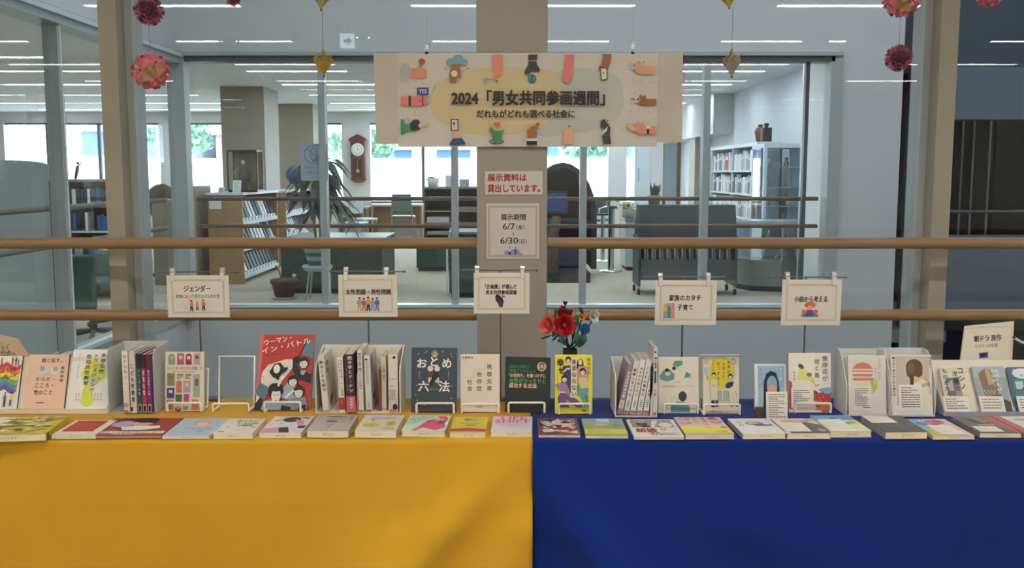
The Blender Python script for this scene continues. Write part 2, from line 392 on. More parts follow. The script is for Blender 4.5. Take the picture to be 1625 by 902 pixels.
# ------------------------------------------------------------------ near glass wall (window_1), column and handrails
r = sroot('window_1')
ml = X_(191, 3.36); mr = X_(1485, 3.36); cl, cr_ = X_(757, 3.15), X_(868, 3.15)
for x, sgn in ((ml, 1), (mr, -1)):
    MB().box((x - .03, 3.33, .05), (x + .03, 3.40, CZ), BEIGE).build('mullion', r)
    MB().box((min(x + sgn*.018, x + sgn*.055), 3.40, .05), (max(x + sgn*.018, x + sgn*.055), 3.50, CZ), FRAMEM).build('mullion_cover', r)
for a, b in ((-7, ml - .03), (ml + .03, cl + .02), (cr_ - .02, mr - .03), (mr + .03, 7)):
    MB().box((a, YG, .05), (b, YG + .008, CZ), GLASS).build('glass_pane', r)
slab('column_near', (cl, 3.15, 0), (cr_, 3.53, 4.6), COLM)
hr = [(-6.9, cl - .003), (cr_ + .003, 6.9)]
for nm, z in (('upper', Zp(386, 3.18)), ('lower', Zp(500, 3.18))):
    for side, (a, b) in zip(('left', 'right'), hr):
        t = thing('handrail', '%s round oak handrail running %s of the beige column' % (nm, side), 'handrail', Vector((a, 3.18, z)), 'oak handrails in front of the near glass')
        MB().tube([(0, 0, 0), (b - a, 0, 0)], .0185, WOODR, 20).build('rail', t)
        for x in ([ml, -4.4] if side == 'left' else [mr, 4.4]):
            MB().tube([(x - a, .02, -.005), (x - a, .08, -.02), (x - a, .16, -.02)], .009, CHROME, 8).build('bracket', t)

# ------------------------------------------------------------------ lamps
LM = emis('lamp_tube_near', (1, .965, .91), LAMP_NEAR); LF = emis('lamp_tube_far', (.90, .95, 1), LAMP_FAR)
HOUS = mat('lamp_housing', '#e8e8e4', .5)
def lamp(x0, x1, y, m, label, group, w=.11):
    t = thing('ceiling_lamp', label, 'lamp', Vector(((x0+x1)/2, y, 2.2 if group == 'recess lamp' else CZ)), None if group == 'recess lamp' else group); h = (x1-x0)/2
    MB().box((-h-.02, -w/2-.015, -.012), (h+.02, -w/2, 0), HOUS).box((-h-.02, w/2, -.012), (h+.02, w/2+.015, 0), HOUS).box((-h-.02, -w/2, -.012), (-h, w/2, 0), HOUS).box((h, -w/2, -.012), (h+.02, w/2, 0), HOUS).build('housing', t)
    MB().box((-h, -w/2, -.006), (h, w/2, -.001), m).build('diffuser', t)
COLS = {-6.0: 'far left', -3.3: 'left', -.78: 'central', 2.05: 'right', 4.7: 'far right'}
ORD = ['nearest', 'second', 'third', 'fourth', 'fifth', 'sixth', 'seventh']
for y in (-.9, -2.95, -5.0, -7.1):
    for a, b in ((-6.0, -4.75), (-3.3, -2.1), (-.78, .95), (2.05, 3.28), (4.7, 6.0)):
        lamp(a, b, y, LM, '%s fluorescent strip of the near room ceiling, %s' % (COLS[a], {-.9: 'first row behind the camera', -2.95: 'second row behind the camera', -5.0: 'third row behind the camera', -7.1: 'rearmost row'}[y]), 'near room ceiling strips')
for y in (1.2,):
    for a, b in ((-3.3, -2.1), (-.78, .95), (2.05, 3.28)):
        lamp(a, b, y, LM, '%s fluorescent strip of the near room ceiling, row above the camera' % COLS[a], 'near room ceiling strips')
for i, y in enumerate((9.6, 11.1, 12.6, 14.5, 16.4, 18.3, 20.1)):
    for a, b in ((-9.6, -8.3), (-7.4, -5.2), (-3.35, -2.1), (-1.3, 1.0), (1.05, 3.2)):
        if a == -3.35: b = -2.1 + (.0 if i < 3 else .5)
        lamp(a, b, y, LF, '%s strip in the %s lamp row of the library ceiling' % ({-9.6: 'far left', -7.4: 'second from left', -3.35: 'middle left', -1.3: 'central', 1.05: 'rightmost'}[a], ORD[i]), 'library ceiling strips', .09)
for yi, y in enumerate((4.6, 6.4, 8.0)):
    for a, b in ((-9.6, -7.4), (-6.2, -4.0)): lamp(a, b, y, LF, '%s strip in the %s lamp row behind the left glass wall' % ('outer' if a < -8 else 'inner', ORD[yi]), 'library ceiling strips', .09)
lamp(4.7, 6.3, FY + 1.3, emis('lamp_recess', (1, .95, .85), 3.0), 'dim ceiling strip in the dark recess at the right', 'recess lamp', .08)
for x, y in ((-1.42, -2.7), (2.9, -2.7), (4.05, -2.7), (-4.9, -2.2)):
    t = thing('downlight', 'small round downlight in the near room ceiling, %s' % {-1.42: 'left of the exit sign', 2.9: 'right of centre', 4.05: 'far right', -4.9: 'far left'}[x], 'lamp', Vector((x, y, CZ)), 'near room downlights')
    MB().lathe([(.085, 0), (.095, -.008), (.075, -.010), (.072, -.004)], HOUS).build('ring', t)
    MB().lathe([(.0001, -.004), (.072, -.004)], LM).build('lens', t)
t = thing('exit_sign', 'small pale lit sign with an arrow, seen reflected above the far glass', 'sign', Vector((-1.36, -1.4, 2.44)))
MB().box((-.065, -.02, -.065), (.065, .0, .065), mat('sign_case', '#dfe4e4', .5)).build('case', t)
MB().box((-.06, 0, -.06), (.06, .003, .06), emis('sign_glow', (.75, .95, .9), 2.2)).build('lit_face', t)
MB().prism([(-.03,.003,-.012),(.005,.003,-.012),(.005,.003,-.035),(.042,.003,0),(.005,.003,.035),(.005,.003,.012),(-.03,.003,.012)], (0,.002,0), mat('sign_green', '#3a8f78', .5)).build('arrow', t)
MB().tube([(0, -.01, .065), (0, -.01, CZ - 2.44)], .006, DKGREY, 6).build('hanger', t)
# window light portals (guide sky sampling through windows and the added roof slot)
def portal(loc, sx, sy, rot):
    l = bpy.data.lights.new('sky_portal', 'AREA'); l.shape = 'RECTANGLE'; l.size = sx; l.size_y = sy; l.cycles.is_portal = True
    o = bpy.data.objects.new('sky_portal', l); COL.objects.link(o); o.location = loc; o.rotation_euler = rot
portal(((LX + 3.8)/2, BY + .3, (ZS + ZH)/2), 3.8 - LX, ZH - ZS, (-math.pi/2, 0, 0))
portal((2.5, 5.9, 4.72), 9.4, .6, (0, 0, 0))
# ------------------------------------------------------------------ table and cloths
TZ = .716
TF = PZ(CX, 699, TZ).y; TB = PZ(CX, 632, TZ).y
t = thing('folding_table', 'long table hidden under the yellow and the blue cloth', 'table', Vector((0, (TF+TB)/2, 0)))
MB().box((-1.95, -(TB-TF)/2+.02, TZ-.03), (1.95, (TB-TF)/2-.02, TZ-.003), mat('table_top_laminate', '#b8a58a', .5)).build('table_top', t)
for x in (-1.85, 0, 1.85):
    for y in (-.16, .16): MB().tube([(x, y, 0), (x, y, TZ-.03)], .014, DKGREY, 8).build('leg', t)
def clothmat(name, col):
    m = mat(name, col, .82, grain=.03, gscale=14, bump=.10, bscale=2600, spec=.15)
    m.node_tree.nodes['Principled BSDF'].inputs['Sheen Weight'].default_value = .08
    return m
YEL = clothmat('yellow_cotton', '#c69526'); BLU = clothmat('blue_cotton', '#09266f')
def gs(d, w): return math.exp(-(d / w) ** 2)
def fold(x, s, seed, ridges):     # s: 0 at the table edge .. 1 at the hem
    e = min(1, s * 3.2); y = 0
    for (xa, sa, xb, sb, w, amp) in ridges:
        dx, ds = xb - xa, (sb - sa) * .66; L = math.hypot(dx, ds); qx, qs = x - xa, (s - sa) * .66
        tt = (qx*dx + qs*ds) / L / L; dd = (qx*ds - qs*dx) / L; c = 1 if 0 <= tt <= 1 else gs(min(abs(tt), abs(tt-1)), .25)
        y += amp * gs(dd, w) * c
    y += .016 * math.sin(x*4.3 + s*1.6 + seed) * s + .008 * math.sin(x*9.5 + s*4 + seed*2) * s + .003 * math.sin(x*23 - s*7 + seed) * s
    return y * e
def cloth(name, x0, x1, m, label, ridges, seed, dz=0):
    # profile: back drop, top, rounded front edge, front drop
    prof = [(TB+.012, TZ-.5, 0)] + [(TB+.010, TZ-.25, 0), (TB+.008, TZ-.02, 0), (TB+.002, TZ-.003, 0)]
    prof += [(TB - .01 - (TB-TF-.02)*i/14, TZ, 0) for i in range(15)]
    R = .009
    prof += [(TF - R*math.sin(a)*1.0 + .006, TZ - R + R*math.cos(a), 0) for a in (math.pi/8, math.pi/4, 3*math.pi/8, math.pi/2)]
    nd = 70; prof += [(TF - R + .006, TZ - R - (TZ-.06)*i/nd, i/nd) for i in range(1, nd+1)]
    nx = 150; vs = []; fs = []; rd = random.Random(seed)
    for i in range(nx+1):
        x = x0 + (x1-x0)*i/nx
        for j, (y, z, s) in enumerate(prof):
            yy = y - (fold(x, s, seed, ridges) + .012*s if s > 0 else 0)
            zz = z + dz + (.0012*math.sin(x*9+y*14+seed) + .0012 if s == 0 and z >= TZ - 1e-6 else 0)
            vs.append((x, yy, zz))
    n = len(prof)
    for i in range(nx):
        for j in range(n-1): fs.append((i*n+j, i*n+j+1, (i+1)*n+j+1, (i+1)*n+j))
    mb = MB(); mb.add(vs, fs, m, True); o = mb.build(name)
    so = o.modifiers.new('thickness', 'SOLIDIFY'); so.thickness = .0012; so.offset = -1
    return tag(o, label, 'tablecloth')
XM = PZ(845, 699, TZ).x
cloth('tablecloth', -1.99, XM, YEL, 'yellow tablecloth over the left part of the table, hanging to the front',
      [(XM-.05, .02, XM-.36, .55, .055, .042), (XM-.36, .5, XM-.62, 1.0, .09, .045), (XM-.02, .35, XM-.25, 1.0, .06, .026), (-.235, 0, -.25, 1, .004, .003), (-2, .23, -.3, .22, .01, .002), (-1.25, .1, -1.1, .9, .12, .008), (-.62, .3, -.75, 1, .09, .007)], 1)
cloth('tablecloth', XM + .0005, 1.99, BLU, 'royal blue tablecloth over the right part of the table, hanging to the front',
      [(XM+.02, .08, XM+.24, .6, .065, .044), (XM+.24, .5, XM+.62, 1.0, .09, .036), (XM+.5, .3, XM+.85, .5, .06, .014), (1.05, .25, .9, 1, .03, .007), (.62, .2, .66, .9, .06, .005)], 5, .0)
ZT = TZ + .0026
# ------------------------------------------------------------------ books
PAGE = mat('book_pages', '#d9cbab', .8, grain=.05, gscale=300, stretch=(.2, .2, 8))
PAGEG = mat('book_pages_grey', '#c4bdb2', .8)
def book(mtx, w, h, T, col, label, spine='L', pages=PAGE, group=None, spcol=None, name='book'):
    r = thing(name, label, 'book', mtx, group); c = PM(col, .4); k = .0012; e = .0015
    b = MB().box((0, 0, -k), (w, h, 0), c).box((0, 0, -T), (w, h, -T+k), c)
    sc = PM(spcol, .4) if spcol else c
    if spine == 'L': b.box((0, 0, -T+k), (k, h, -k), sc)
    elif spine == 'R': b.box((w-k, 0, -T+k), (w, h, -k), sc)
    b.build('cover', r)
    MB().box((k if spine == 'L' else e, e*.6, -T+k), (w - (k if spine == 'R' else e), h-e, -k), pages).build('pages', r)
    return r
def standm(BL, BR, ty, lean, z=ZT):
    L = PZ(*BL, z); R = PZ(*BR, z); u = (R - L); w = u.length; u.normalize(); a = math.radians(lean)
    v = Vector((-u.y*math.sin(a), u.x*math.sin(a), math.cos(a))); lo, hi = .02, .6
    for _ in range(40):
        m = (lo+hi)/2
        if proj(L + v*m)[1] > ty: lo = m
        else: hi = m
    return frame(L, u, v), w, lo
def std(BL, BR, ty, lean, T, col, label, z=ZT, **k):
    m, w, h = standm(BL, BR, ty, lean, z); m = m @ Matrix.Translation((0, .0, 0)); r = book(m, w, h, T, col, label, **k); return r, w, h
def easel(BL, BR, label, depth=.02, h=.10, rise=.024, z=ZT):      # white wire book stand
    L = PZ(*BL, z); R = PZ(*BR, z); w = (R-L).length; t = thing('book_stand', label, 'stand', frame((L+R)/2 + Vector((0,0,.0032)), R-L, (0,1,0)), 'white wire book stands'); q = w/2; wm = mat('white_wire', '#e8e0d0', .35)
    c = .004
    MB().tube([(-q,0,0), (-q,0,rise-c), (-q+c*.3,0,rise-c*.3), (-q+c,0,rise), (q-c,0,rise), (q-c*.3,0,rise-c*.3), (q,0,rise-c), (q,0,0)], .003, wm, 8).build('front_rail', t)
    for s in (-1, 1): MB().tube([(s*q, 0, 0), (s*q, depth+.035, 0)], .003, wm, 8).build('foot_wire', t)
    yb = depth+.035
    MB().tube([(-q, yb, 0), (-q, yb+.018, h), (q, yb+.018, h), (q, yb, 0)], .003, wm, 8).build('back_wire', t)
    return t
def clear_pages(*a): pass

# -- left slanted tray with three books
tl, tr = PZ(-60, 657, ZT), PZ(172, 656, ZT)
t = thing('display_tray', 'cream slanted tray carrying the three leftmost upright books', 'tray', Vector((tl.x, tl.y, ZT))); cm = mat('cream_board', '#d9cbb0', .6); TW = tr.x - tl.x
MB().box((0, 0, 0), (TW, .006, .010), cm).build('front_lip', t); MB().box((0, .006, 0), (TW, .10, .004), cm).build('ledge', t)
MB().prism([(0,.045,.004),(0,.050,.004),(0,.10,.135),(0,.095,.135)], (TW, 0, 0), cm).build('back_board', t)
ZB = ZT + .0045
def onboard(BLx, BRx, ty, lean, T, col, label, **k):
    return std((BLx, 649), (BRx, 649), ty, lean, T, col, label, z=ZB, **k)
r_, w, h = onboard(-45, 26, 565, 20, .014, '#ddd5cb', 'white book with a rainbow banner cover, at the left edge of the photo', spine='R', spcol='#5b564f')
a = Art((-340, 262, 165, 600), w, h)
for i, c in enumerate(['#c94038', '#d8793a', '#e3c63c', '#6aa25a', '#4c7ea8', '#70549a']):
    o = i * 29; a.poly([(-330, 300+o), (-150, 350+o), (0, 300+o), (60, 325+o), (120, 335+o), (164-i*4, 315+o), (160-i*5, 345+o), (110, 364+o), (50, 354+o), (0, 330+o), (-150, 380+o), (-330, 330+o)], c)
for x, yb, hh, c in ((60, 325, 60, '#70608a'), (100, 328, 62, '#2a2a30'), (128, 330, 50, '#8a8aa0'), (-60, 330, 58, '#c06060'), (-160, 350, 60, '#608a70'), (22, 590, 92, '#5f6c9c'), (92, 585, 88, '#d6c640'), (-60, 590, 88, '#b04a4a'), (-140, 585, 90, '#4c7a5c'), (-230, 590, 90, '#d08a40'), (-300, 585, 86, '#7070a0')): a.fig(x, yb, hh, top=c)
a.rect(55, 480, 78, 494, '#8a5080'); a.text('わたしは かぜが', -160, 340, 115, 372, rot=-2); a.text('レインボーパレード', -190, 384, 122, 420, rot=-4); a.done(r_)
r_, w, h = onboard(37, 101, 563, 20, .012, '#dcb498', 'salmon pink book with black hiragana title, second from the left', spine='R', spcol='#55504a')
a = Art((190, 318, 680, 830), w, h)
a.ell(365, 465, 55, 48, '#c9c4b8').ell(365, 450, 36, 26, '#8fa8a2').ell(520, 465, 60, 44, '#cfc8ba').ell(530, 455, 34, 24, '#93aaa4').ell(445, 512, 60, 10, '#c9b8a4')
a.text('娘と話す。', 350, 352, 595, 394); a.text('高尾美穂', 592, 430, 640, 580, vert=True)
a.text('からだ・', 305, 535, 530, 572); a.text('こころ・', 300, 594, 520, 632); a.text('性のこと', 295, 655, 520, 700); a.rect(340, 770, 430, 780, '#6a5a50'); a.done(r_)
r_, w, h = onboard(104, 170, 555, 24, .013, '#dcd8d0', 'white book with a yellow brushed tree shape and vertical title, beside the grey panel', spine='R')
a = Art((440, 225, 745, 595), w, h)
for cx, cy, rx, ry, c in ((610, 350, 60, 55, '#d8d23c'), (650, 375, 55, 50, '#c9cc4a'), (570, 380, 48, 50, '#d4d046'), (600, 420, 60, 38, '#b9bb90'), (580, 500, 34, 60, '#cfcf50'), (590, 545, 48, 40, '#d2d24a'), (660, 340, 40, 30, '#b4b878')): a.ell(cx, cy, rx, ry, c)
a.text('多様な性、', 652, 250, 690, 410, vert=True, bold=.03); a.text('トランスジェンダー', 600, 255, 634, 520, vert=True, bold=.03); a.text('包括的性教育', 545, 258, 582, 450, vert=True, bold=.03)
a.text('バックラッシュに抗う力になる', 486, 250, 502, 400, vert=True, bold=0)
for x in (500, 520, 640, 662, 685): a.text('渡辺大輔', x, 500, x+10, 545, vert=True, bold=0)
a.done(r_)

# -- the tall cream pentagon card behind the tray
m, w, h = standm((-40, 648), (95, 648), 515, 14, ZT + 0); o = m @ Matrix.Translation((0, 0, -.115))
t = thing('sign_card', 'tan cardboard sign with cut corner standing behind the leftmost books', 'sign', frame(Vector((PZ(-70, 632, ZT).x, PZ(0, 641, ZT).y, ZT)), (1,0,0), (0,.12,1)))
def LX_(px): return (px + 70) / F * 2.72
MB().prism([(0, 0, 0), (LX_(92), 0, 0), (LX_(70), .125, 0), (LX_(50), .180, 0), (LX_(5), .197, 0), (0, .199, 0)], (0, 0, -.003), mat('tan_card', '#bda283', .75, grain=.03, gscale=20)).build('card', t)
a = Art((-70, 516, 95, 632), 165/F*2.72, .2)
a.text('あなたらしく', -4, 531, 36, 541, rot=13); a.text('生きられる社会へ', -18, 543, 48, 553, rot=9)
for i, c in enumerate(('#b04038', '#d09040', '#5a8a50', '#50608c')): a.poly([(8, 549+i*1.8), (17, 550+i*1.8), (22, 548.5+i*1.6), (23, 550+i*1.6), (17, 552+i*1.8), (9, 551+i*1.8)], c)
a.ell(31, 560, 5, 4, '#cfc6bb'); a.ring(31, 559, 4.5, 3.5, .9, '#44404a'); a.ring(27, 562, 3, 2, .7, '#44404a'); a.done(t, pname='drawing')

# -- grey book box left with spine-out books
def sbook(pl, pr, by, ty, shift, col, label, depth=.115, pages=PAGEG, art=None, coverart=None, group=None, zz=ZT+.0045):
    L = PZ(pl, by, zz); R = PZ(pr, by, zz); T = (R-L).length; v = Vector((0,0,1)); lo, hi = .02, .4
    for _ in range(40):
        mm = (lo+hi)/2
        if proj(L + v*mm)[1] > ty: lo = mm
        else: hi = mm
    hh = lo; phi = math.atan(shift * L.y / F / hh); v = Vector((math.sin(phi), 0, math.cos(phi)))
    # lift the foot so the lower corner touches the shelf
    base = R + Vector((0, 0, T*math.sin(phi) if phi > 0 else 0)) * (1 if phi > 0 else 1)
    mt = frame(base, (0,1,0), v); T *= math.cos(phi) if phi > 0 else 1
    r = book(mt, depth, hh, T, col, label, group=group, pages=pages)
    if art:
        A = Art((0, 0, 100, 100*hh/T), T, hh); art(A, 100*hh/T); A.done(r, Matrix(((0,0,-1,0),(0,1,0,0),(1,0,0,-T),(0,0,0,1))), 'spine_picture', 'spine_lettering')
    if coverart:
        A = Art((0, 0, 100, 100*hh/depth), depth, hh); coverart(A, 100*hh/depth); A.done(r)
    return r
def bookbox(pxl, pxr, py, topy, label, depth=.13, cuts=(), slope=.03, wall='#d5d0c6', wall_t=.003):
    L = PZ(pxl, py, ZT); R = PZ(pxr, py, ZT); w = (R-L).length; lo, hi = .02, .4
    for _ in range(40):
        mm = (lo+hi)/2
        if proj(L + Vector((0, depth, mm)))[1] > topy: lo = mm
        else: hi = mm
    H = lo; bm = mat('box_board_' + wall, wall, .55)
    t = thing('book_box', label, 'box', Vector((L.x, L.y, ZT)))
    MB().box((0, 0, 0), (w, depth, .003), bm).build('base_panel', t)
    MB().box((wall_t, depth-.003, .003), (w-wall_t, depth, H), bm).build('back_panel', t)
    for x in (0, w-wall_t):
        MB().prism([(x, 0, .003), (x, 0, H-slope-.02), (x, .012, H-slope), (x, depth-.02, H-.003), (x, depth, H), (x, depth, .003)], (wall_t, 0, 0), bm).build('side_panel', t)
    for c in cuts:
        x = PZ(c, py, ZT).x - L.x; MB().prism([(x, 0, .003), (x, 0, H*.62), (x, depth-.004, H-.01), (x, depth-.004, .003)], (.002, 0, 0), bm).build('divider', t)
    return t, H
bookbox(172, 247, 656, 541, 'grey white book box holding the five spine-out books at the left', .12, slope=.004, wall='#b9bcb8')
def sp(title, c='#2a2626', y0=.08, y1=.7, x0=18, x1=82, foot=None, fc='#b8a898', bold=.03):
    def f(A, H):
        A.text(title, x0, H*y0, x1, H*y1, c, vert=True, bold=bold)
        if foot: A.rect(8, H*(1-foot), 92, H*.985, fc)
    return f
def sp_a(A, H):
    A.text('セイシル', 22, H*.07, 78, H*.36, '#a8281f', vert=True, bold=.04); A.scrib(25, H*.4, 80, H*.47, 4, '#8a7a6c', 4); A.scrib(30, H*.52, 75, H*.72, 10, '#8a7a6c', 4, 3)
    A.ring(50, H*.87, 34, 34*1.0, 8, '#3a332c'); A.text('本', 30, H*.85, 70, H*.89); A.rect(10, H*.955, 90, H*.99, '#b9684a')
sbook(197, 206.5, 655, 557, 0, '#d8d0c2', 'cream spine book with red katakana title in the left book box', art=sp_a)
sbook(208.5, 217, 656, 557, 0, '#cdc6b8', 'cream spine book with black title beside the red lettered spine', art=lambda A, H: (A.text('こども性教育', 20, H*.22, 80, H*.82, '#22201e', vert=True, bold=.04), A.rect(0, H*.9, 35, H*.97, '#1d1d22')))
def spc(lo, c2, t):
    def f(A, H): A.rect(0, 0, 100, H*.24, lo); A.text(t, 30, H*.27, 70, H*.7, '#e0d4d4', vert=True, bold=.02); A.rect(14, H*.86, 90, H*.99, '#b0b4b4'); A.rect(24, H*.88, 76, H*.98, '#23242c')
    return f
sbook(219.3, 226, 655, 562, 0, '#235651', 'thin dark green spine in the left book box', art=spc('#16282a', 0, 'ジェンダー平等'))
sbook(227, 233.5, 655, 563, 0, '#a83550', 'thin raspberry red spine in the left book box', art=spc('#3a1a24', 0, '多様な性'))
sbook(234.5, 241.8, 655, 563, 0, '#672a68', 'thin purple spine in the left book box, next to its right panel', art=spc('#5a2430', 0, '性の多様性と人権'))

# -- upright display books on wire stands
def E(pl, pr, py, label, **k): easel((pl, py), (pr, py), label, **k)
r_, w, h = std((262, 653), (324, 653), 559, 7, .011, '#d8ccb4', 'cream book with rows of little coloured doors on its cover', spine='R', spcol='#a08a6a')
a = Art((340, 243, 607, 625), w, h)
def door(x0, y0, x1, y1, c, arch=False, c2=None):
    if arch: a.ell((x0+x1)/2, y0+(x1-x0)*.4, (x1-x0)/2, (x1-x0)*.45, c); a.rect(x0, y0+(x1-x0)*.38, x1, y1, c)
    else: a.rect(x0, y0, x1, y1, c)
    if c2: a.rect(x0+(x1-x0)*.25, y0+(y1-y0)*.2, x1-(x1-x0)*.25, y0+(y1-y0)*.5, c2)
    a.ell(x1-(x1-x0)*.18, (y0+y1)/2+6, 2.5, 2.5, '#e8d8a0')
for q in ((362,256,408,325,'#7f9a80',1,'#9fb498'), (421,252,470,325,'#a8585e',0,'#cbb9a5'), (480,254,522,325,'#8c2c48',1,'#d8ccb4'), (535,250,581,325,'#a59a8c',0,'#8a4a3c'),
          (355,380,406,460,'#7d8456',0,'#a8643c'), (417,428,455,506,'#c0714c',1,None), (464,428,514,504,'#a892a0',0,'#c9b5bd'), (533,386,578,536,'#9aa19a',0,'#70563a'),
          (354,474,404,540,'#35407c',0,'#d8d8cc'), (413,516,456,574,'#2f5b3c',0,'#3f7050'), (468,514,506,574,'#b33a70',0,None), (524,548,566,600,'#c07868',0,'#d8a890'),
          (352,550,398,615,'#b98550',0,None), (410,596,452,617,'#8a3040',1,'#d8ccb4'), (466,590,500,617,'#7a9080',0,None), (520,602,572,618,'#b98550',0,None)): door(*q)
a.text('ジェンダーのとびらを開こう', 356, 336, 592, 357); a.text('自分らしく生きるために', 392, 363, 548, 374, bold=0); a.scrib(424, 382, 468, 416, 4, '#4a443c', 5); a.scrib(480, 382, 524, 416, 4, '#4a443c', 5, 2); a.done(r_)
E(266, 319, 654.5, 'wire book stand in front of the cream doors book', rise=.022)
E(338, 395, 654.5, 'empty white wire book stand between the doors book and the red book', rise=.02, h=.135)
r_, w, h = std((404, 651), (491, 652), 531, 20, .016, '#b0322a', 'large red book with black and white drawn women, tallest of the display', spine='L', spcol='#c86a66')
a = Art((60, 42, 640, 850), w, h)
a.poly([(60,42),(105,42),(82,850),(60,850)], '#c4605c')
a.poly([(560,100),(600,90),(640,120),(640,300),(590,270),(520,255)], '#5f7684'); a.line([(565,105),(450,390)], 12, '#191719')
a.poly([(100,600),(110,450),(170,370),(350,310),(430,310),(430,400),(330,540),(300,600),(180,640)], '#d6cdbf')
rd = random.Random(3)
for i in range(60):
    x, y = rd.uniform(125, 400), rd.uniform(350, 600); a.line([(x, y), (x+rd.uniform(-8, 8), y+14)], 3, '#3c3a3e')
a.poly([(62,650),(100,560),(190,610),(200,650),(160,740),(80,700)], '#4f6a7c')
a.poly([(430,300),(490,270),(500,290),(470,360),(520,420),(640,470),(640,560),(500,520),(440,440)], '#1b191c')
a.poly([(60,690),(120,720),(150,760),(150,850),(60,850)], '#17161a'); a.poly([(70,690),(110,720),(70,780)], '#d8cfc3')
a.poly([(190,450),(240,360),(300,345),(350,400),(390,395),(380,430),(320,470),(300,540),(230,500)], '#141316'); a.ell(268, 415, 35, 48, '#d8cfc3')
a.face(550, 350, 52, '#d8cfc3', '#151417'); a.poly([(520,430),(580,430),(560,480),(530,470)], '#8fa3ad')
a.poly([(350,620),(390,560),(510,600),(540,700),(480,760),(340,720)], '#8fa0a8'); a.face(450, 545, 50, '#d8cfc3', '#151417')
a.poly([(130,850),(150,760),(230,740),(360,760),(400,790),(400,850)], '#8599a4'); a.ell(275, 650, 84, 78, '#141316'); a.ell(282, 700, 50, 72, '#d8cfc3'); a.line([(255,690),(275,695)], 6, '#151417'); a.line([(292,692),(312,688)], 6, '#151417'); a.line([(270,752),(300,752)], 6, '#151417'); a.ell(275, 612, 75, 45, '#141316')
a.poly([(330,850),(360,780),(470,720),(590,710),(615,780),(612,850)], '#70858f'); a.face(520, 660, 54, '#d8cfc3', '#1d1a1c')
a.poly([(350,800),(450,820),(440,850),(340,850)], '#17161a'); a.poly([(540,800),(600,790),(606,850),(520,850)], '#17161a'); a.line([(380,720),(470,640)], 24, '#d8cfc3'); a.line([(300,600),(320,500)], 22, '#d8cfc3')
a.text('ウーマン・', 112, 78, 408, 138, '#ece2d4', bold=.012, rot=-12); a.text('イン・バトル', 92, 136, 616, 196, '#ece2d4', bold=.012, rot=-14); a.text('自由・平等・シスターフッド！', 130, 240, 480, 258, '#5a1512', rot=-9); a.done(r_)
E(420, 477, 655.5, 'wire book stand in front of the large red book', rise=.026)
r_, w, h = std((652.5, 654), (724, 655), 552.5, 6, .018, '#3b4650', 'dark slate blue law book with white hiragana title and two small girls', spine='L', spcol='#8a8c8a')
a = Art((103, 55, 678, 870), w, h)
a.ell(400, 130, 46, 48, '#8a7c5c'); a.ell(400, 135, 26, 30, '#d8c9a0')
for x, hx, b in ((345, 345, '#6a3a34'), (432, 432, '#2c3038')):
    a.ell(hx, 315, 36, 36, '#d8c9bc'); a.poly([(x-28,350),(x+24,350),(x+34,430),(x-32,430)], b); a.rect(x-24, 430, x-4, 490, '#e0d3c4'); a.rect(x+4, 430, x+24, 505, '#e0d3c4')
a.poly([(395,350),(440,400),(430,440),(390,500),(360,540),(330,520)], '#232830')
for x, y in ((192,128),(270,115),(612,125),(500,100),(172,533),(160,655),(180,720),(620,533),(555,768),(275,778),(300,100),(630,160),(616,690)): a.ell(x, y, 7, 7, '#c9c8c0', n=6)
a.text('お', 180, 190, 300, 302, '#ece6da', bold=.03); a.text('と', 352, 168, 440, 282, '#ece6da', bold=.03); a.text('め', 500, 186, 612, 304, '#ece6da', bold=.03)
a.text('六', 192, 475, 328, 604, '#ece6da', bold=.03); a.text('法', 455, 472, 592, 606, '#ece6da', bold=.03); a.text('新', 380, 108, 420, 150, '#5a4c34'); a.text('女の子のための', 198, 345, 216, 445, '#c9c8c0', vert=True, bold=0); a.text('法律の本です', 570, 345, 588, 445, '#c9c8c0', vert=True, bold=0); a.text('上谷さくら 著', 340, 565, 440, 585, '#b0aca4', bold=0); a.done(r_)
E(661, 720, 657.5, 'wire book stand in front of the dark slate law book', rise=.026)
r_, w, h = std((731, 654), (793, 654), 563, 5, .015, '#d8cbbc', 'plain cream book with widely spaced black kanji title', spine='L')
a = Art((418, 260, 672, 645), w, h)
a.text('男尊女卑', 588, 328, 622, 505, vert=True); a.text('依存症', 523, 376, 557, 505, vert=True); a.text('社会', 460, 428, 494, 505, vert=True); a.text('斉藤章佳', 428, 272, 500, 288); a.scrib(428, 292, 460, 300, 1, '#8a8078', 3)
a.line([(572,368),(572,318),(622,318)], 1.5, '#a89c90').line([(508,412),(508,362),(560,362)], 1.5, '#a89c90').line([(448,414),(508,414)], 1.5, '#a89c90'); a.rect(418, 600, 672, 601.5, '#b8a898'); a.rect(520, 608, 565, 613, '#8a7a68'); a.done(r_)
E(733, 791, 657.5, 'cream wire book stand in front of the plain kanji book', rise=.024)
r_, w, h = std((801, 654), (872, 656), 567, 6, .017, '#232b2a', 'black green book with green and peach lettering and a round portrait', spine='L', spcol='#5e5a50')
a = Art((703, 270, 1000, 645), w, h)
a.ell(945, 330, 31, 32, '#c9a080'); a.ell(945, 322, 15, 17, '#2a2220'); a.ell(945, 326, 9, 12, '#e0b898'); a.poly([(922,352),(968,352),(955,338),(935,338)], '#3c8c50')
a.text('周囲の反対意見で', 733, 322, 862, 344, '#3f8f52'); a.text('気弱くてやさしい', 731, 350, 906, 374, '#3f8f52'); a.text('「お気持ち」を傷つけずに', 729, 380, 972, 406, '#e0b89c', bold=.03); a.text('女性がひっそりと', 731, 412, 972, 444, '#4aa35e', bold=.03); a.text('成功する方法', 729, 446, 912, 478, '#e0b89c', bold=.04); a.done(r_)
E(807, 864, 656.5, 'wire book stand in front of the black green book', rise=.026)
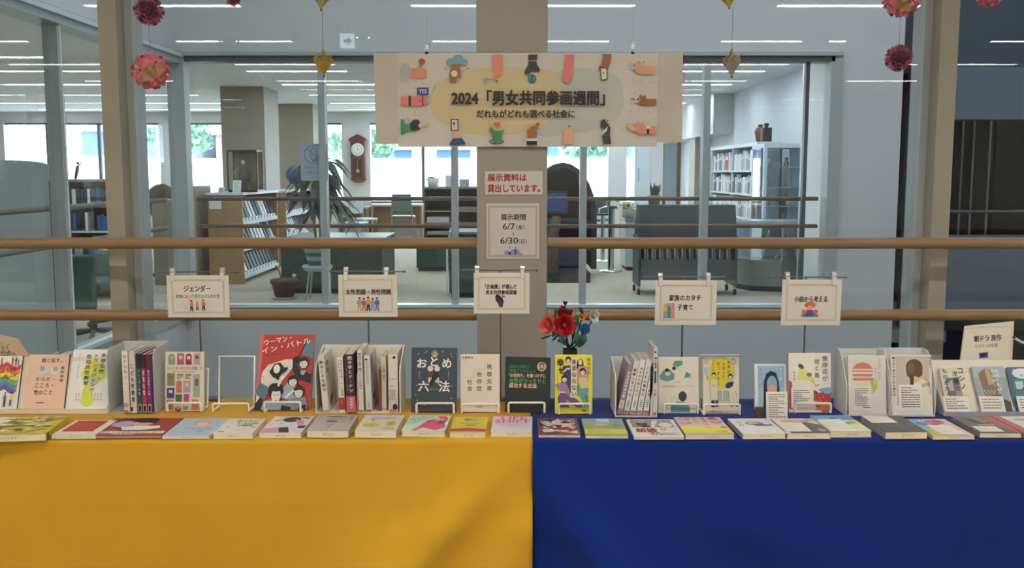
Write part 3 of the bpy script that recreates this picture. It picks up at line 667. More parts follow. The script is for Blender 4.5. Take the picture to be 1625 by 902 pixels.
r_, w, h = std((881, 657), (940, 657), 564, 6, .02, '#d8cc3a', 'bright yellow book with four drawn women and a vertical title', spine='R', spcol='#d6cc40')
a = Art((103, 75, 615, 825), w, h)
a.rect(325, 110, 398, 608, '#dcd0bc'); a.poly([(215,210),(310,205),(320,300),(318,560),(180,520),(185,420),(220,300)], '#3a3560'); a.line([(215,290),(270,245),(305,250)], 20, '#e4dacb')
a.face(283, 140, 36, '#dcc9b5'); a.poly([(395,250),(405,150),(450,115),(490,150),(495,250)], '#17151a'); a.ell(447, 165, 26, 36, '#dcc9b5')
a.poly([(405,250),(430,215),(530,215),(565,260),(560,330),(550,470),(410,460)], '#c48a84'); a.face(480, 290, 40, '#dcc9b5')
a.poly([(430,360),(540,360),(560,500),(430,505)], '#cdb878'); a.poly([(402,470),(440,440),(450,520),(410,580)], '#4d8a50'); a.poly([(520,520),(560,600),(565,740),(500,620)], '#4d8a50')
a.poly([(408,540),(460,500),(560,490),(560,560),(500,600),(555,740),(500,740),(445,600),(410,600)], '#5a8f98')
a.face(230, 380, 40, '#dcc9b5'); a.poly([(103,450),(170,430),(260,435),(315,560),(300,610),(180,560),(150,500),(103,470)], '#9a7a94'); a.poly([(175,540),(240,540),(245,555),(175,555)], '#e4dacb')
a.poly([(135,620),(170,560),(250,560),(300,610),(390,630),(470,700),(485,742),(400,742),(250,650),(300,742),(160,742),(145,680)], '#6a4a7a'); a.poly([(245,650),(285,655),(330,700),(300,710)], '#7a94a0'); a.rect(470, 775, 525, 792, '#4a4430')
a.text('私たちの', 540, 108, 595, 318, vert=True, bold=.01); a.text('ままならない', 332, 128, 392, 598, vert=True, bold=.03); a.text('幸', 128, 122, 222, 215, bold=.05); a.text('せ', 148, 228, 228, 308, bold=.05); a.text('青山ゆみこ 韓国', 126, 320, 146, 530, '#7a6420', vert=True, bold=0); a.done(r_)
E(887, 936, 658.5, 'wire book stand in front of the bright yellow book', rise=.026)
r_, w, h = std((1045, 656), (1109, 656), 567, 9, .012, '#d6cbb8', 'cream book with small teal sketches of a family and a man from behind', spine='L')
a = Art((143, 270, 405, 655), w, h)
T_ = '#5d8e8c'
a.poly([(150,400),(180,360),(215,350),(250,390),(245,425),(200,438),(160,425)], T_); a.ell(200, 360, 15, 12, '#2a2422'); a.ell(205, 385, 18, 14, '#d8b8a0'); a.poly([(235,330),(250,295),(300,295),(305,320),(270,340)], T_); a.ell(246, 348, 13, 13, '#2a2422'); a.line([(270,345),(295,372)], 8, '#cdb9a8')
a.poly([(310,415),(325,370),(350,385),(368,405),(360,418),(335,410)], T_); a.ell(357, 405, 12, 9, '#cdc0b0'); a.poly([(222,650),(225,600),(260,575),(320,580),(345,615),(348,650)], T_); a.ell(300, 540, 27, 35, '#34302e'); a.ell(245, 565, 18, 22, '#d8cab8'); a.ring(245, 565, 18, 22, 1.5, '#6a625a')
a.text('男も育休ってムリですか', 172, 462, 372, 480, '#9a948a', bold=0); a.text('一戸建て', 250, 438, 285, 446, '#6a645c', bold=0); a.done(r_)
E(1054, 1107, 657.5, 'wire book stand in front of the teal sketch book', rise=.024)
r_, w, h = std((1116, 657), (1173, 657), 567.5, 8, .013, '#d8cdb6', 'cream book with a big yellow balloon shape and a couple in aprons', spine='R')
a = Art((72, 125, 600, 840), w, h)
a.rect(290, 545, 450, 680, '#a0a8a8'); a.rect(352, 545, 360, 665, '#e4ddd0'); a.ell(345, 320, 175, 210, '#d9c42c'); a.ell(225, 395, 80, 70, '#d9c42c'); a.ell(110, 170, 55, 48, '#cbb8a2'); a.rect(82, 250, 150, 340, '#b4bcc0')
a.poly([(175,440),(200,400),(270,410),(290,470),(280,520),(285,665),(178,665),(172,560),(140,530)], '#d8c8a8'); a.ring(225, 480, 14, 12, 4, '#6a5c48'); a.line([(178,665),(172,430)], 4, '#4a443c').line([(285,665),(290,450)], 4, '#4a443c')
a.face(228, 350, 28, '#e0cdb8'); a.rect(188, 668, 238, 755, '#262450'); a.rect(248, 668, 292, 750, '#262450'); a.poly([(440,545),(545,540),(580,640),(578,740),(525,700),(515,740),(460,700)], '#d8c8a8'); a.line([(445,560),(465,735)], 4, '#4a443c').line([(545,545),(580,735)], 4, '#4a443c').line([(505,590),(515,700)], 4, '#4a443c')
a.face(470, 370, 30, '#e0cdb8'); a.poly([(400,470),(440,440),(520,430),(505,490),(440,520),(405,510)], '#262450'); a.ell(490, 745, 10, 9, '#2a2422'); a.ell(560, 742, 12, 9, '#2a2422'); a.ring(515, 178, 33, 36, 7, '#4a443c'); a.line([(515,160),(515,180),(530,182)], 4, '#4a443c')
a.text('家事は', 425, 165, 466, 320, vert=True); a.text('大変って', 352, 190, 388, 388, vert=True); a.text('気づきまし', 275, 180, 312, 475, vert=True); a.text('たかった', 198, 160, 234, 300, vert=True); a.text('阿古真理', 512, 235, 535, 368, '#6a6258', vert=True, bold=0); a.text('ぜんぶ', 190, 792, 330, 832, '#5a6468', bold=0); a.rect(120, 350, 134, 405, '#b0504a'); a.done(r_)
cb, cw, ch = standm((1112, 659), (1175, 659), 563, 8)
t = thing('clear_cover', 'clear plastic cover standing around the yellow balloon book', 'cover', cb @ Matrix.Translation((0, 0, .001))); MB().box((0, .03, .0), (cw, ch, .0008), FILM).build('front_sheet', t); MB().box((0, ch-.002, -.016), (cw, ch, -.001), mat('plastic_edge', '#c9cccc', .3)).build('top_edge', t)
E(1117, 1174, 659.5, 'wire book stand in front of the yellow balloon book', rise=.026)
# framed-looking novel with the long-haired faceless woman, its stand and note
r_, w, h = std((1198, 649), (1248, 649), 578, 10, .012, '#dcdad2', 'white edged novel showing a faceless woman with long black hair', spine='L', z=ZT+.005)
a = Art((735, 318, 975, 600), w, h)
a.rect(760, 330, 960, 600, '#8db0c8'); a.rect(760, 470, 960, 600, '#9dbccb'); a.poly([(800,600),(805,430),(825,380),(860,360),(900,375),(920,430),(935,600)], '#27211f'); a.ell(868, 450, 40, 58, '#7fa5be'); a.poly([(830,468),(868,448),(905,462),(905,490),(890,520),(850,520),(833,490)], '#d29f84'); a.text('滑走路', 925, 340, 945, 420, '#e0e0dc', vert=True, bold=0); a.scrib(772, 345, 790, 420, 5, '#5a7890', 3); a.done(r_)
t = thing('brown_block', 'small brown block under the faceless woman novel', 'stand', PZ(1203, 663, ZT)); MB().box((-.006, -.001, 0), (.014, .012, .026), mat('brown_block', '#5f4430', .6)).build('block', t)
def note(BL, BR, ty, lean, label, n=9, seed=1, name='note_card', z=ZT):
    m, w, h = standm(BL, BR, ty, lean, z); t = thing(name, label, 'card', m); MB().box((0, 0, -.0006), (w, h, 0), mat('note_paper', '#ddd6ca', .7)).build('paper', t)
    a = Art((0, 0, 100, 100*h/w), w, h); a.scrib(10, 8, 90, 100*h/w-14, n, '#4c4844', 3.2, seed); a.done(t, pname='printed_lines'); return t, w, h
note((1216, 668), (1250, 668), 622, 8, 'white printed note leaning on the faceless woman novel', 11, 2)
r_, w, h = std((1252, 655), (1319, 655), 561, 8, .015, '#dcd4c6', 'white novel with a red and orange flower field and a flying figure', spine='L', spcol='#b98a84')
a = Art((240, 252, 530, 640), w, h)
a.poly([(300,425),(310,350),(345,345),(390,385),(430,440),(370,430)], '#cfd078'); a.ell(325, 338, 22, 14, '#4a4a68', rot=35); a.ell(382, 392, 18, 14, '#7a7a80'); a.line([(395,430),(430,470),(445,455)], 5, '#8a8a70'); a.poly([(440,490),(480,478),(528,475),(528,520),(470,515)], '#7fa6bc')
a.poly([(410,490),(450,510),(528,520),(530,600),(460,605),(410,570)], '#b04038'); a.poly([(410,560),(470,575),(530,585),(530,630),(430,625)], '#d8955c'); a.poly([(240,430),(262,440),(268,620),(240,620)], '#a84650'); a.ell(495, 632, 34, 12, '#b0566a')
rd = random.Random(8)
for i in range(40): a.ell(rd.uniform(415, 528), rd.uniform(510, 600), 6, 5, rd.choice(['#c85448', '#8c2c34', '#d87a54', '#943848']), n=6)
a.text('彼岸花が', 468, 268, 508, 432, vert=True); a.text('咲く島', 416, 290, 450, 412, vert=True); a.text('李琴峰', 270, 372, 284, 428, vert=True, bold=0); a.text('文', 432, 452, 446, 466, bold=0); a.done(r_)
note((1256, 648), (1288, 648), 616, 8, 'white printed note on the lower left of the red flower field novel', 8, 5, z=ZT+.012)
E(1262, 1318, 656.5, 'wire book stand in front of the red flower field novel', rise=.024)

# -- white book box with spine-out novels
bookbox(501, 636, 656.5, 547, 'white open book box full of spine-out novels, left of the slate law book', .125, cuts=(567,), slope=.035)
zz = ZT + .0032
def co1(A, H): A.rect(12, H*.12, 40, H*.2, '#8a847c'); A.rect(14, H*.24, 42, H*.32, '#8a847c'); A.line([(20,H*.4),(50,H*.37)], 4, '#a09a92'); A.poly([(20,H*.82),(62,H*.7),(62,H*.8),(24,H*.92)], '#8a2c34')
sbook(513, 522.5, 655, 565, -7, '#cfc6b8', 'cream novel leaning at the left end of the white book box', art=sp('熟年こそ夫婦で', y1=.62, foot=.04, fc='#b06a54'), coverart=co1, zz=zz+.001, pages=PAGE)
def sp_r(A, H): A.text('世界の絵本展ショーの真実', 50, H*.05, 84, H*.7, '#38322e', vert=True); A.text('発達障害と生きづらさ', 14, H*.05, 44, H*.6, '#a0382c', vert=True, bold=0); A.rect(2, H*.73, 98, H*.95, '#a82c1c'); A.text('光文社', 40, H*.76, 60, H*.84, '#e0c8c0', vert=True, bold=0)
sbook(538.5, 547.5, 655, 567, -2, '#dcd3c6', 'white spined book with a red foot in the white book box', art=sp_r, zz=zz, pages=PAGE)
def sp_p(A, H): A.text('焼き芋とドーナツ', 34, H*.03, 84, H*.64, '#e4d0cc', vert=True, bold=.03); A.text('日米シスターフッド交流秘史', 10, H*.22, 28, H*.62, '#b08a90', vert=True, bold=0); A.rect(0, H*.71, 100, H*.985, '#b8646c'); A.text('湯澤規子', 36, H*.74, 72, H*.92, '#ecd4cc', vert=True)
sbook(550.5, 565, 656, 562.5, -3, '#3c2638', 'thick dark purple book with a pink band in the white book box', art=sp_p, zz=zz, pages=PAGE, coverart=lambda A, H: A.rect(0, H*.7, 100, H, '#b8646c'))
sbook(569.5, 577, 656, 556, -1, '#cfc8ba', 'tallest off-white spine in the white book box', art=sp('東大で上野千鶴子にケンカを学ぶ', y0=.05, y1=.62, foot=.05, fc='#a8684c'), zz=zz, pages=PAGE)
def co2(A, H): A.ell(30, H*.15, 9, 14, '#7a5048'); A.ell(25, H*.27, 8, 12, '#8a5a50'); A.poly([(18,H*.75),(55,H*.68),(62,H*.8),(30,H*.86)], '#a8706c')
sbook(581, 590.5, 654.5, 564, -2.5, '#c9cdc8', 'pale greenish white spine right of the tallest one in the white book box', art=lambda A, H: (A.rect(18, H*.06, 60, H*.085, '#20201e'), A.text('フェミニズムはみんなのもの', 30, H*.1, 68, H*.5, '#38352f', vert=True), A.text('大和書房', 40, H*.8, 66, H*.92, vert=True, bold=0), A.rect(8, H*.95, 92, H*.99, '#a8563c')), coverart=co2, zz=zz, pages=PAGE)
sbook(601.5, 604.5, 653, 588, 0, '#8a3a34', 'very thin brown red booklet in the white book box', zz=zz)
sbook(606, 613.5, 652, 566, 0, '#d3c8b4', 'slim cream spine near the right end of the white book box', art=sp('ケアの倫理 岡野八代', y0=.14, y1=.46, foot=.04, fc='#c07a5c'), zz=zz, pages=PAGE)
def sp_b(A, H): A.ell(66, H*.04+10, 17, 15, '#1c2250'); A.text('男、権力の', 10, H*.41, 88, H*.44, '#5c5852'); A.text('政治 学', 20, H*.53, 62, H*.56, '#5c5852'); A.scrib(10, H*.6, 80, H*.78, 9, '#6a655e', 5, 4); A.ell(72, H*.9, 27, 36, '#1c2250'); A.rect(8, H*.94, 80, H*.975, '#b8684c')
sbook(617, 631.5, 655, 562.5, 0, '#cfc8bb', 'thick off-white spine with navy dots at the right end of the white book box', art=sp_b, zz=zz, pages=PAGE)

# -- white box with leaning magazines on the blue cloth
bookbox(976, 1043, 662.5, 566, 'white book box holding leaning magazines on the blue cloth', .13, slope=.03, wall='#cfccc6')
nm = [('leftmost leaning magazine with a plum and green cover edge', '#8a7a80', '男女共同参画白書'), ('leaning white magazine with faint grey spine title', '#cdc8c0', '結婚しなくても'), ('leaning white magazine third from the left in its box', '#d3cec6', '今だから知りたい'), ('leaning white magazine with a lilac title block', '#d0ccc8', 'こどもの権利と'), ('leaning white magazine against the red gap in its box', '#d6d1c8', 'ジェンダーで見る')]
for i, (lb, c, tt) in enumerate(nm):
    p0 = 978.5 + i*10.3
    def ar(A, H, tt=tt, i=i): A.text(tt, 24, H*.14, 76, H*.66, '#2c2a2c' if i else '#d8d0d0', vert=True, bold=.04); A.rect(8, H*.72, 92, H*.88, '#d8d3ca'); A.text('労働教育', 26, H*.73, 74, H*.87, vert=True); A.rect(6, H*.93, 94, H*.985, '#a8646c')
    sbook(p0, p0+8.6, 660, 572 + (6 if i == 0 else 0) + (0 if i > 1 else 2), 18 - i*.8, c, lb + ' on the blue cloth', art=ar, zz=zz, depth=.118)
sbook(1029.5, 1030.8, 660, 580, 2, '#8c1c2c', 'thin dark red booklet between the leaning magazines', zz=zz)
sbook(1031.6, 1035.2, 660, 576, 0, '#d0cbc4', 'slim white magazine right of the thin red booklet', art=sp('働く', y1=.3), zz=zz)
sbook(1036, 1041.6, 661, 552, 0, '#c8c4be', 'tallest grey white magazine at the right end of its box', art=lambda A, H: (A.text('新・婦人教育', 22, H*.05, 80, H*.3, vert=True, bold=.05), A.rect(25, H*.34, 75, H*.52, '#2c2c30'), A.text('人権', 25, H*.6, 75, H*.7, vert=True), A.rect(8, H*.94, 92, H*.985, '#a8646c')), zz=zz)

# -- two white file holders on the right, each with a book facing out
def holder(px0, px1, py, ty, label):
    L = PZ(px0, py, ZT); R = PZ(px1, py, ZT); w = (R-L).length; D = .10; lo, hi = .02, .4
    for _ in range(40):
        mm = (lo+hi)/2
        if proj(L + Vector((0, D, mm)))[1] > ty: lo = mm
        else: hi = mm
    H = lo; bm = mat('white_file_board', '#cfcdc8', .5); t = thing('file_holder', label, 'holder', Vector((L.x, L.y, ZT)))
    MB().box((0, 0, 0), (w, D, .003), bm).build('base_panel', t); MB().box((0, D-.002, .003), (w, D, H), bm).build('back_panel', t)
    for x in (0, w-.002): MB().prism([(x, 0, .003), (x, .0, H*.45), (x, .012, H*.6), (x, .052, H*.94), (x, .066, H), (x, D-.002, H), (x, D-.002, .003)], (.002, 0, 0), bm).build('side_panel', t)
    return t, H
holder(1342, 1411, 660.5, 553, 'left white file holder with the pink striped ball book')
holder(1413, 1484, 661.5, 552, 'right white file holder with the back of head photo book')
r_, w, h = std((1347, 658), (1407, 658), 564.5, 9, .014, '#d0c9bf', 'pale novel with a pink striped ball and green cone cover', spine='R', z=ZT+.004)
a = Art((608, 262, 888, 655), w, h)
a.ell(715, 370, 78, 62, '#c87468'); a.rect(636, 352, 800, 362, '#d0c9bf'); a.rect(636, 372, 800, 386, '#d9c5b8'); a.rect(636, 402, 800, 412, '#d0c9bf'); a.poly([(640,412),(798,412),(795,430),(645,430)], '#c87468'); a.rect(636, 430, 800, 440, '#d0c9bf'); a.poly([(655,440),(760,432),(745,455),(700,470)], '#d8c89a'); a.poly([(770,428),(822,420),(822,470),(792,522),(780,470)], '#a9b84a'); a.poly([(796,428),(822,420),(800,490)], '#c9c45a')
a.text('私の盲端と 朝比奈秋', 828, 285, 852, 425, '#8a8580', vert=True, bold=0); a.text('三國なるも', 802, 330, 818, 412, '#9a948e', vert=True, bold=0); a.rect(644, 470, 762, 628, '#d9d3ca'); a.scrib(652, 478, 755, 600, 9, '#4a4643', 5, 6); a.rect(708, 604, 762, 611, '#6a6560'); a.done(r_)
r_, w, h = std((1416, 659), (1481, 659), 563.5, 11, .014, '#d6cfc4', 'white photo book showing a girl with brown bobbed hair from behind', spine='R', z=ZT+.004)
a = Art((892, 258, 1148, 655), w, h)
a.rect(922, 268, 1130, 595, '#bdb2a4'); a.poly([(985,595),(995,480),(1020,440),(1085,410),(1120,440),(1135,500),(1132,595)], '#dccdb9'); a.poly([(1018,400),(1060,395),(1085,412),(1060,440),(1020,450)], '#d3ab8c'); a.ell(1038, 338, 52, 52, '#5b4430'); a.poly([(986,340),(1090,340),(1088,392),(1066,408),(1040,398),(1012,412),(990,395)], '#5b4430'); a.ell(1018, 345, 22, 42, '#75563a'); a.poly([(1006,395),(1034,400),(1030,470),(1010,470)], '#4a3a26'); a.line([(1085,405),(1128,440),(1136,520)], 4, '#8a7460')
a.text('親の手に負えない子の育て方', 900, 272, 918, 530, vert=True, bold=.04); a.text('松田青子', 1132, 272, 1147, 345, vert=True, bold=.03); a.text('女の子が', 1075, 445, 1128, 470, bold=.02, rot=-12); a.done(r_)
note((1427, 653), (1464, 653), 611, 10, 'white printed note on the lower left of the back of head book', 9, 9, z=ZT+.014)

# -- wide slanted tray on the right with three books
L = PZ(1500, 661, ZT); t = thing('display_tray', 'wide cream tray carrying three tilted books at the right edge', 'tray', Vector((L.x, L.y, ZT)))
lb = mat('lilac_board', '#9c94a4', .6); cm2 = mat('cream_tray', '#d8cfbe', .55)
MB().box((0, 0, 0), (.45, .005, .011), lb).build('front_lip', t); MB().box((0, .005, 0), (.45, .10, .0035), cm2).build('ledge', t)
MB().prism([(0, .040, .0035), (0, .034, .006), (0, .118, .128), (0, .124, .126)], (.45, 0, 0), cm2).build('back_board', t)
MB().prism([(-.003, 0, 0), (-.003, .0, .012), (-.003, .118, .130), (-.003, .124, .0)], (.003, 0, 0), mat('tray_side', '#aaa59e', .6)).build('side_panel', t)
zk = ZT + .004
KY = 655
def kb(bl, br, ty, label, col, sc, **k): return std((bl, KY), (br, KY), ty, 30, .009, col, label, z=zk, spine='R', spcol=sc, **k)
r_, w, h = kb(1503, 1550, 584, 'cream memoir with brush lettered title and street photo, leftmost on the right tray', '#cfc6ae', '#e0d8c4')
a = Art((330, 368, 575, 620), w, h)
a.poly([(365,430),(480,420),(490,560),(370,552)], '#6a6460'); a.poly([(375,450),(420,440),(425,500),(380,500)], '#a8a29a'); a.poly([(430,470),(485,465),(485,540),(435,545)], '#8f8a84'); a.rect(440, 430, 470, 460, '#4a4441')
a.text('コシノ', 480, 372, 528, 490, vert=True, bold=.03); a.text('洋装店', 430, 388, 475, 500, vert=True, bold=.03); a.text('ものがたり', 350, 374, 392, 535, vert=True, bold=.03); a.text('小篠綾子', 495, 525, 535, 540); a.done(r_)
note((1500, 655.8), (1541, 655.8), 629, 30, 'white printed note covering the foot of the cream memoir', 5, 12, z=zk + .0006)
r_, w, h = kb(1556, 1608, 582, 'novel with an old brown building on its cover, middle of the right tray', '#8f9a98', '#2c2a26')
a = Art((530, 357, 815, 622), w, h)
a.rect(530, 357, 815, 420, '#9fb0b4'); a.poly([(575,400),(640,370),(690,375),(730,470),(720,520),(600,540)], '#8a6848'); a.poly([(640,372),(680,375),(700,460),(650,465)], '#b09a7c'); a.poly([(590,480),(690,470),(720,525),(620,545)], '#77706a'); a.poly([(740,540),(810,560),(812,620),(745,620)], '#3d4a40'); a.poly([(600,530),(740,520),(760,560),(620,560)], '#5a3a34')
rd = random.Random(5)
for i in range(10): a.rect(600+i*10, 490+(i % 3)*8, 605+i*10, 505+(i % 3)*8, '#c4b8a8')
a.text('花咲くたび', 715, 375, 760, 500, '#e0dcd0', vert=True, bold=.03); a.text('道は続く', 690, 372, 712, 480, '#e0dcd0', vert=True); a.done(r_)
note((1558, 655.8), (1597, 655.8), 629, 30, 'white printed note covering the foot of the old building novel', 4, 13, z=zk + .0006)
r_, w, h = kb(1613, 1668, 583, 'navy topped novel with a bus illustration at the right photo edge', '#31507c', '#26283a')
a = Art((750, 363, 1020, 622), w, h)
a.ell(860, 400, 80, 30, '#d5dfe0'); a.rect(775, 430, 1010, 545, '#3a7a74'); a.rect(790, 445, 850, 490, '#a9c4c4'); a.rect(860, 445, 930, 490, '#a9c4c4'); a.ell(860, 505, 30, 30, '#6a4a34'); a.ell(860, 512, 20, 20, '#dcb896'); a.text('きかんしゃ', 790, 372, 930, 392, '#e8e8e0'); a.text('群ようこ', 840, 404, 890, 418, '#1c2030'); a.done(r_)
note((1618, 655.8), (1662, 655.8), 629, 30, 'white printed note covering the foot of the navy topped novel', 4, 14, z=zk + .0006)

# -- sign on the right tray with its clear clip
M_ = frame(W(1521, 574, 2.66), (1, 0, 0), (0, .1, 1))
t = thing('sign_card', 'white drama sign with a television drawing standing behind the right tray', 'sign', M_)
MB().prism([(0, -.03, 0), (.147, -.03, 0), (.153, .112, 0), (.016, .098, 0)], (0, 0, -.001), mat('sign_paper', '#d8cdba', .7)).build('paper', t)
a = Art((467, 63, 832, 305), .159, .106)
for q in ([(505,95),(800,82)], [(800,82),(798,290)], [(505,95),(480,290)]): a.line(q, 9, '#cbbda0')
a.text('朝ドラ 原作', 565, 138, 738, 178, bold=.03, rot=-4); a.text('ヒロインの生涯', 574, 194, 712, 216, rot=-3); a.poly([(595,250),(655,245),(655,282),(598,287)], '#5a6890'); a.poly([(604,256),(645,252),(645,275),(604,279)], '#191a22'); a.done(t, pname='drawing')
t = thing('clip_stand', 'clear plastic clip arm holding the drama sign at its right', 'clip', W(1609, 536, 2.65)); CP = mat('clear_plastic', '#b9bfc2', .15)
MB().tube([(0, 0, 0), (.02, 0, -.012), (.045, 0, -.02)], .004, CP, 8).tube([(0, -.004, 0), (0, .004, 0)], .003, BLACK, 8).build('arm', t); MB().tube([(.045, 0, -.02), (.046, .0, -.2)], .003, CHROME, 8).build('post', t)
# ------------------------------------------------------------------ flat books in the front row
def flat(FL, FR, yT, yB, BL, BR, yBk, col, label, art, spine='L', pages=PAGE, spcol=None, foot=True):
    Y0 = PZ(FL, yB, ZT).y; lo, hi = .001, .06
    for _ in range(30):
        mm = (lo+hi)/2
        if proj((0, Y0, ZT+mm))[1] > yT: lo = mm
        else: hi = mm
    T = lo; z = ZT + T; a = PZ(FL, yT, z); b = PZ(FR, yT, z); c = PZ(BL, yBk, z); d = PZ(BR, yBk, z)
    h = ((c+d)/2 - (a+b)/2); w = ((b-a).length + (d-c).length)/2; w = min(w, (b-a).length*1.01); yaw = math.atan2(-h.x, h.y) * .8
    u = Vector((math.cos(yaw), math.sin(yaw), 0)); mt = frame((a+b)/2 - u*w/2, u, (0,1,0) - u*u.y if False else Vector((-u.y, u.x, 0)))
    r = book(mt, w, h.y, T, col, label, spine=spine, pages=pages, spcol=spcol)
    A = Art((0, 0, 100, 100*h.y/w), w, h.y); art(A, 100*h.y/w); A.done(r)
    if foot and T > .007:
        s = Art((0, 0, 100, 100*T/w), w, T); s.text('貸出できます', 40, 100*T/w*.36, 66, 100*T/w*.68, '#7a6c54', bold=0)
        s.done(r, Matrix(((1,0,0,0),(0,0,-1,0),(0,1,0,-T),(0,0,0,1))), 'foot_print', 'foot_lettering')
    return r, w, h.y, T
def fa1(A, H):
    rd = random.Random(2); A.ell(14, H*.35, 30, H*.4, '#dcd6cc'); A.poly([(0,0),(35,0),(30,H*.4),(0,H*.75)], '#dcd6cc')
    for i in range(60): A.ell(rd.uniform(28, 92), rd.uniform(6, H-8), rd.uniform(3, 8), rd.uniform(3, 7), rd.choice(['#e0d070', '#d8c860', '#e4d890', '#d8b87c', '#a8a458', '#cfa888']), n=8)
    for x, y in ((40, 30), (50, H*.5), (82, 22), (35, H*.7), (60, H*.8)): A.ell(x, y, 6, 4, '#6f7a48', n=8)
    A.ell(12, 30, 8, 8, '#b8a49c')
r_, w, h, T = flat(-58, 69, 690, 702, -24, 112, 662, '#c9b52c', 'yellow picture covered book lying flat at the far left corner', fa1, spine='R')
MB().box((w, .004, -T*.98), (w+.0005, .02, -T*.05), PM('#6a5234')).build('spine_sticker', r_)
def fa2(A, H): A.rect(10, H*.06, 82, H*.8, '#b33c2c'); A.ell(40, H*.3, 22, 14, '#b8483a')
flat(82, 152, 690, 697, 121, 186, 667, '#d8cdbf', 'thin white book with a plain red panel lying flat', fa2)
def fa3(A, H):
    A.rect(12, 0, 62, H*.3, '#4a3630'); A.ell(25, H*.36, 16, H*.18, '#b3a4b4'); A.ell(52, H*.3, 13, H*.22, '#d8a48c'); A.ell(52, H*.14, 17, H*.15, '#33201e'); A.poly([(44,H*.2),(66,H*.05),(70,H*.3),(62,H*.3)], '#33201e'); A.rect(45, H*.24, 50, H*.26, '#221818'); A.rect(56, H*.23, 61, H*.25, '#221818')
    A.poly([(28,H*.55),(45,H*.48),(80,H*.46),(84,H*.6),(62,H*.72),(36,H*.72)], '#d6cfc8'); A.rect(8, H*.78, 98, H*.9, '#dcd4c6'); A.text('わたしは家族がわからない', 12, H*.8, 94, H*.88, '#3a2c2a', bold=.02); A.scrib(30, H*.92, 60, H*.97, 1, '#e0d4c8', 3)
flat(141, 256, 691.5, 696.5, 182, 293, 664, '#9c3226', 'red comic lying flat with a drawn face and white title strip', fa3, spcol='#8e2c22', pages=mat('red_edge', '#b0907c', .7), foot=False)
def fa4(A, H):
    A.rect(3, 3, 97, H-3, '#a9b8c4'); A.ell(55, H*.3, 20, H*.17, '#cf9c8a'); A.ell(56, H*.36, 12, H*.1, '#e0c0a4'); A.text('私と鰐と妹の部屋', 28, H*.57, 88, H*.66, '#8a7a80', bold=.01); A.text('大前粟生', 60, H*.72, 76, H*.78, '#3a4048')
    for x, y in ((20, 20), (82, 30), (30, 60), (86, H*.8), (14, H*.85), (70, 16)): A.ell(x, y, 2, 2, '#7a8894', n=6)
flat(257, 333, 692, 697, 294, 362, 664, '#c4ccd0', 'thin pale blue book lying flat with a small pink face drawing', fa4)
def fa5(A, H): A.text('男の子が', 30, H*.1, 85, H*.24, '#3a3430'); A.text('なくなる会話', 36, H*.27, 90, H*.4, '#3a3430'); A.text('の練習帳', 44, H*.43, 82, H*.55, '#3a3430'); A.ell(12, H*.9, 4, 4, '#2a2420'); A.ell(20, H*.9, 4, 4, '#2a2420'); A.line([(50,H*.8),(70,H*.68)], 1.5, '#8a7a6a'); A.ell(24, H*.6, 4, 3, '#8a8078'); A.ell(88, H*.62, 5, 3, '#7a7068'); A.ell(90, H*.06, 5, 3, '#8a9068')
flat(338, 400, 688, 697, 361, 425, 664.5, '#d9d0be', 'thick cream book lying flat with scattered handwritten title', fa5, spine='R')
def fa6(A, H):
    A.poly([(0,H),(0,H*.78),(30,H*.7),(45,H*.75),(42,H)], '#c890ac'); A.poly([(36,H*.7),(58,H*.68),(70,H),(46,H)], '#28242a'); A.ell(52, H*.22, 22, H*.16, '#2c2a30'); A.line([(12,H*.32),(40,H*.2)], 4, '#2c2a30'); A.poly([(60,H*.2),(84,H*.3),(92,H*.62),(78,H*.62)], '#c890ac'); A.poly([(80,H*.62),(98,H*.58),(96,H*.74),(82,H*.76)], '#33202c'); A.poly([(62,H*.06),(95,H*.1),(88,H*.16)], '#2c2a30'); A.ell(35, H*.48, 3, 3, '#4a444a'); A.ell(60, H*.5, 2, 2, '#4a444a')
flat(411, 478, 687, 696, 436, 499, 661, '#d5ccc6', 'white flat book with pink and black brush shapes', fa6)
def fa7(A, H): A.ell(48, H*.1, 26, 5, '#4a4448'); A.line([(30,H*.3),(80,H*.26)], 4, '#5a5458'); A.ell(45, H*.42, 14, 8, '#4a4650'); A.line([(50,H*.48),(78,H*.44)], 3, '#7a706c'); A.poly([(32,H*.6),(58,H*.6),(52,H*.7),(46,H*.96),(44,H*.72)], '#a08f7c'); A.text('ははとむすめ', 6, H*.04, 14, H*.36, '#6a6464', vert=True); A.text('斎藤環さん', 84, H*.04, 92, H*.5, '#5a5454', vert=True)
flat(486, 553, 683.5, 695.5, 506, 569, 659.5, '#b0a69e', 'thick grey brown book lying flat with a dark bird-like figure', fa7, spine='R')
def fa8(A, H):
    A.rect(10, 0, 90, H*.3, '#c9c4c4'); A.text('これからの男の子', 18, H*.14, 82, H*.26, '#5a5660'); A.rect(24, H*.3, 32, H*.36, '#3a3438'); A.ell(32, H*.66, 22, H*.14, '#c9c03c'); A.ell(78, H*.56, 12, H*.16, '#c9c03c'); A.text('たちへ', 14, H*.6, 52, H*.74, '#8a8430'); A.text('太田啓子', 72, H*.42, 84, H*.66, '#6a6430', vert=True); A.text('大月書店', 60, H*.82, 92, H*.9, '#5a5448')
flat(561, 630, 684, 695.5, 582, 641, 659.5, '#cfc4b2', 'thick cream flat book with two yellow spots behind its title', fa8, spine='R')
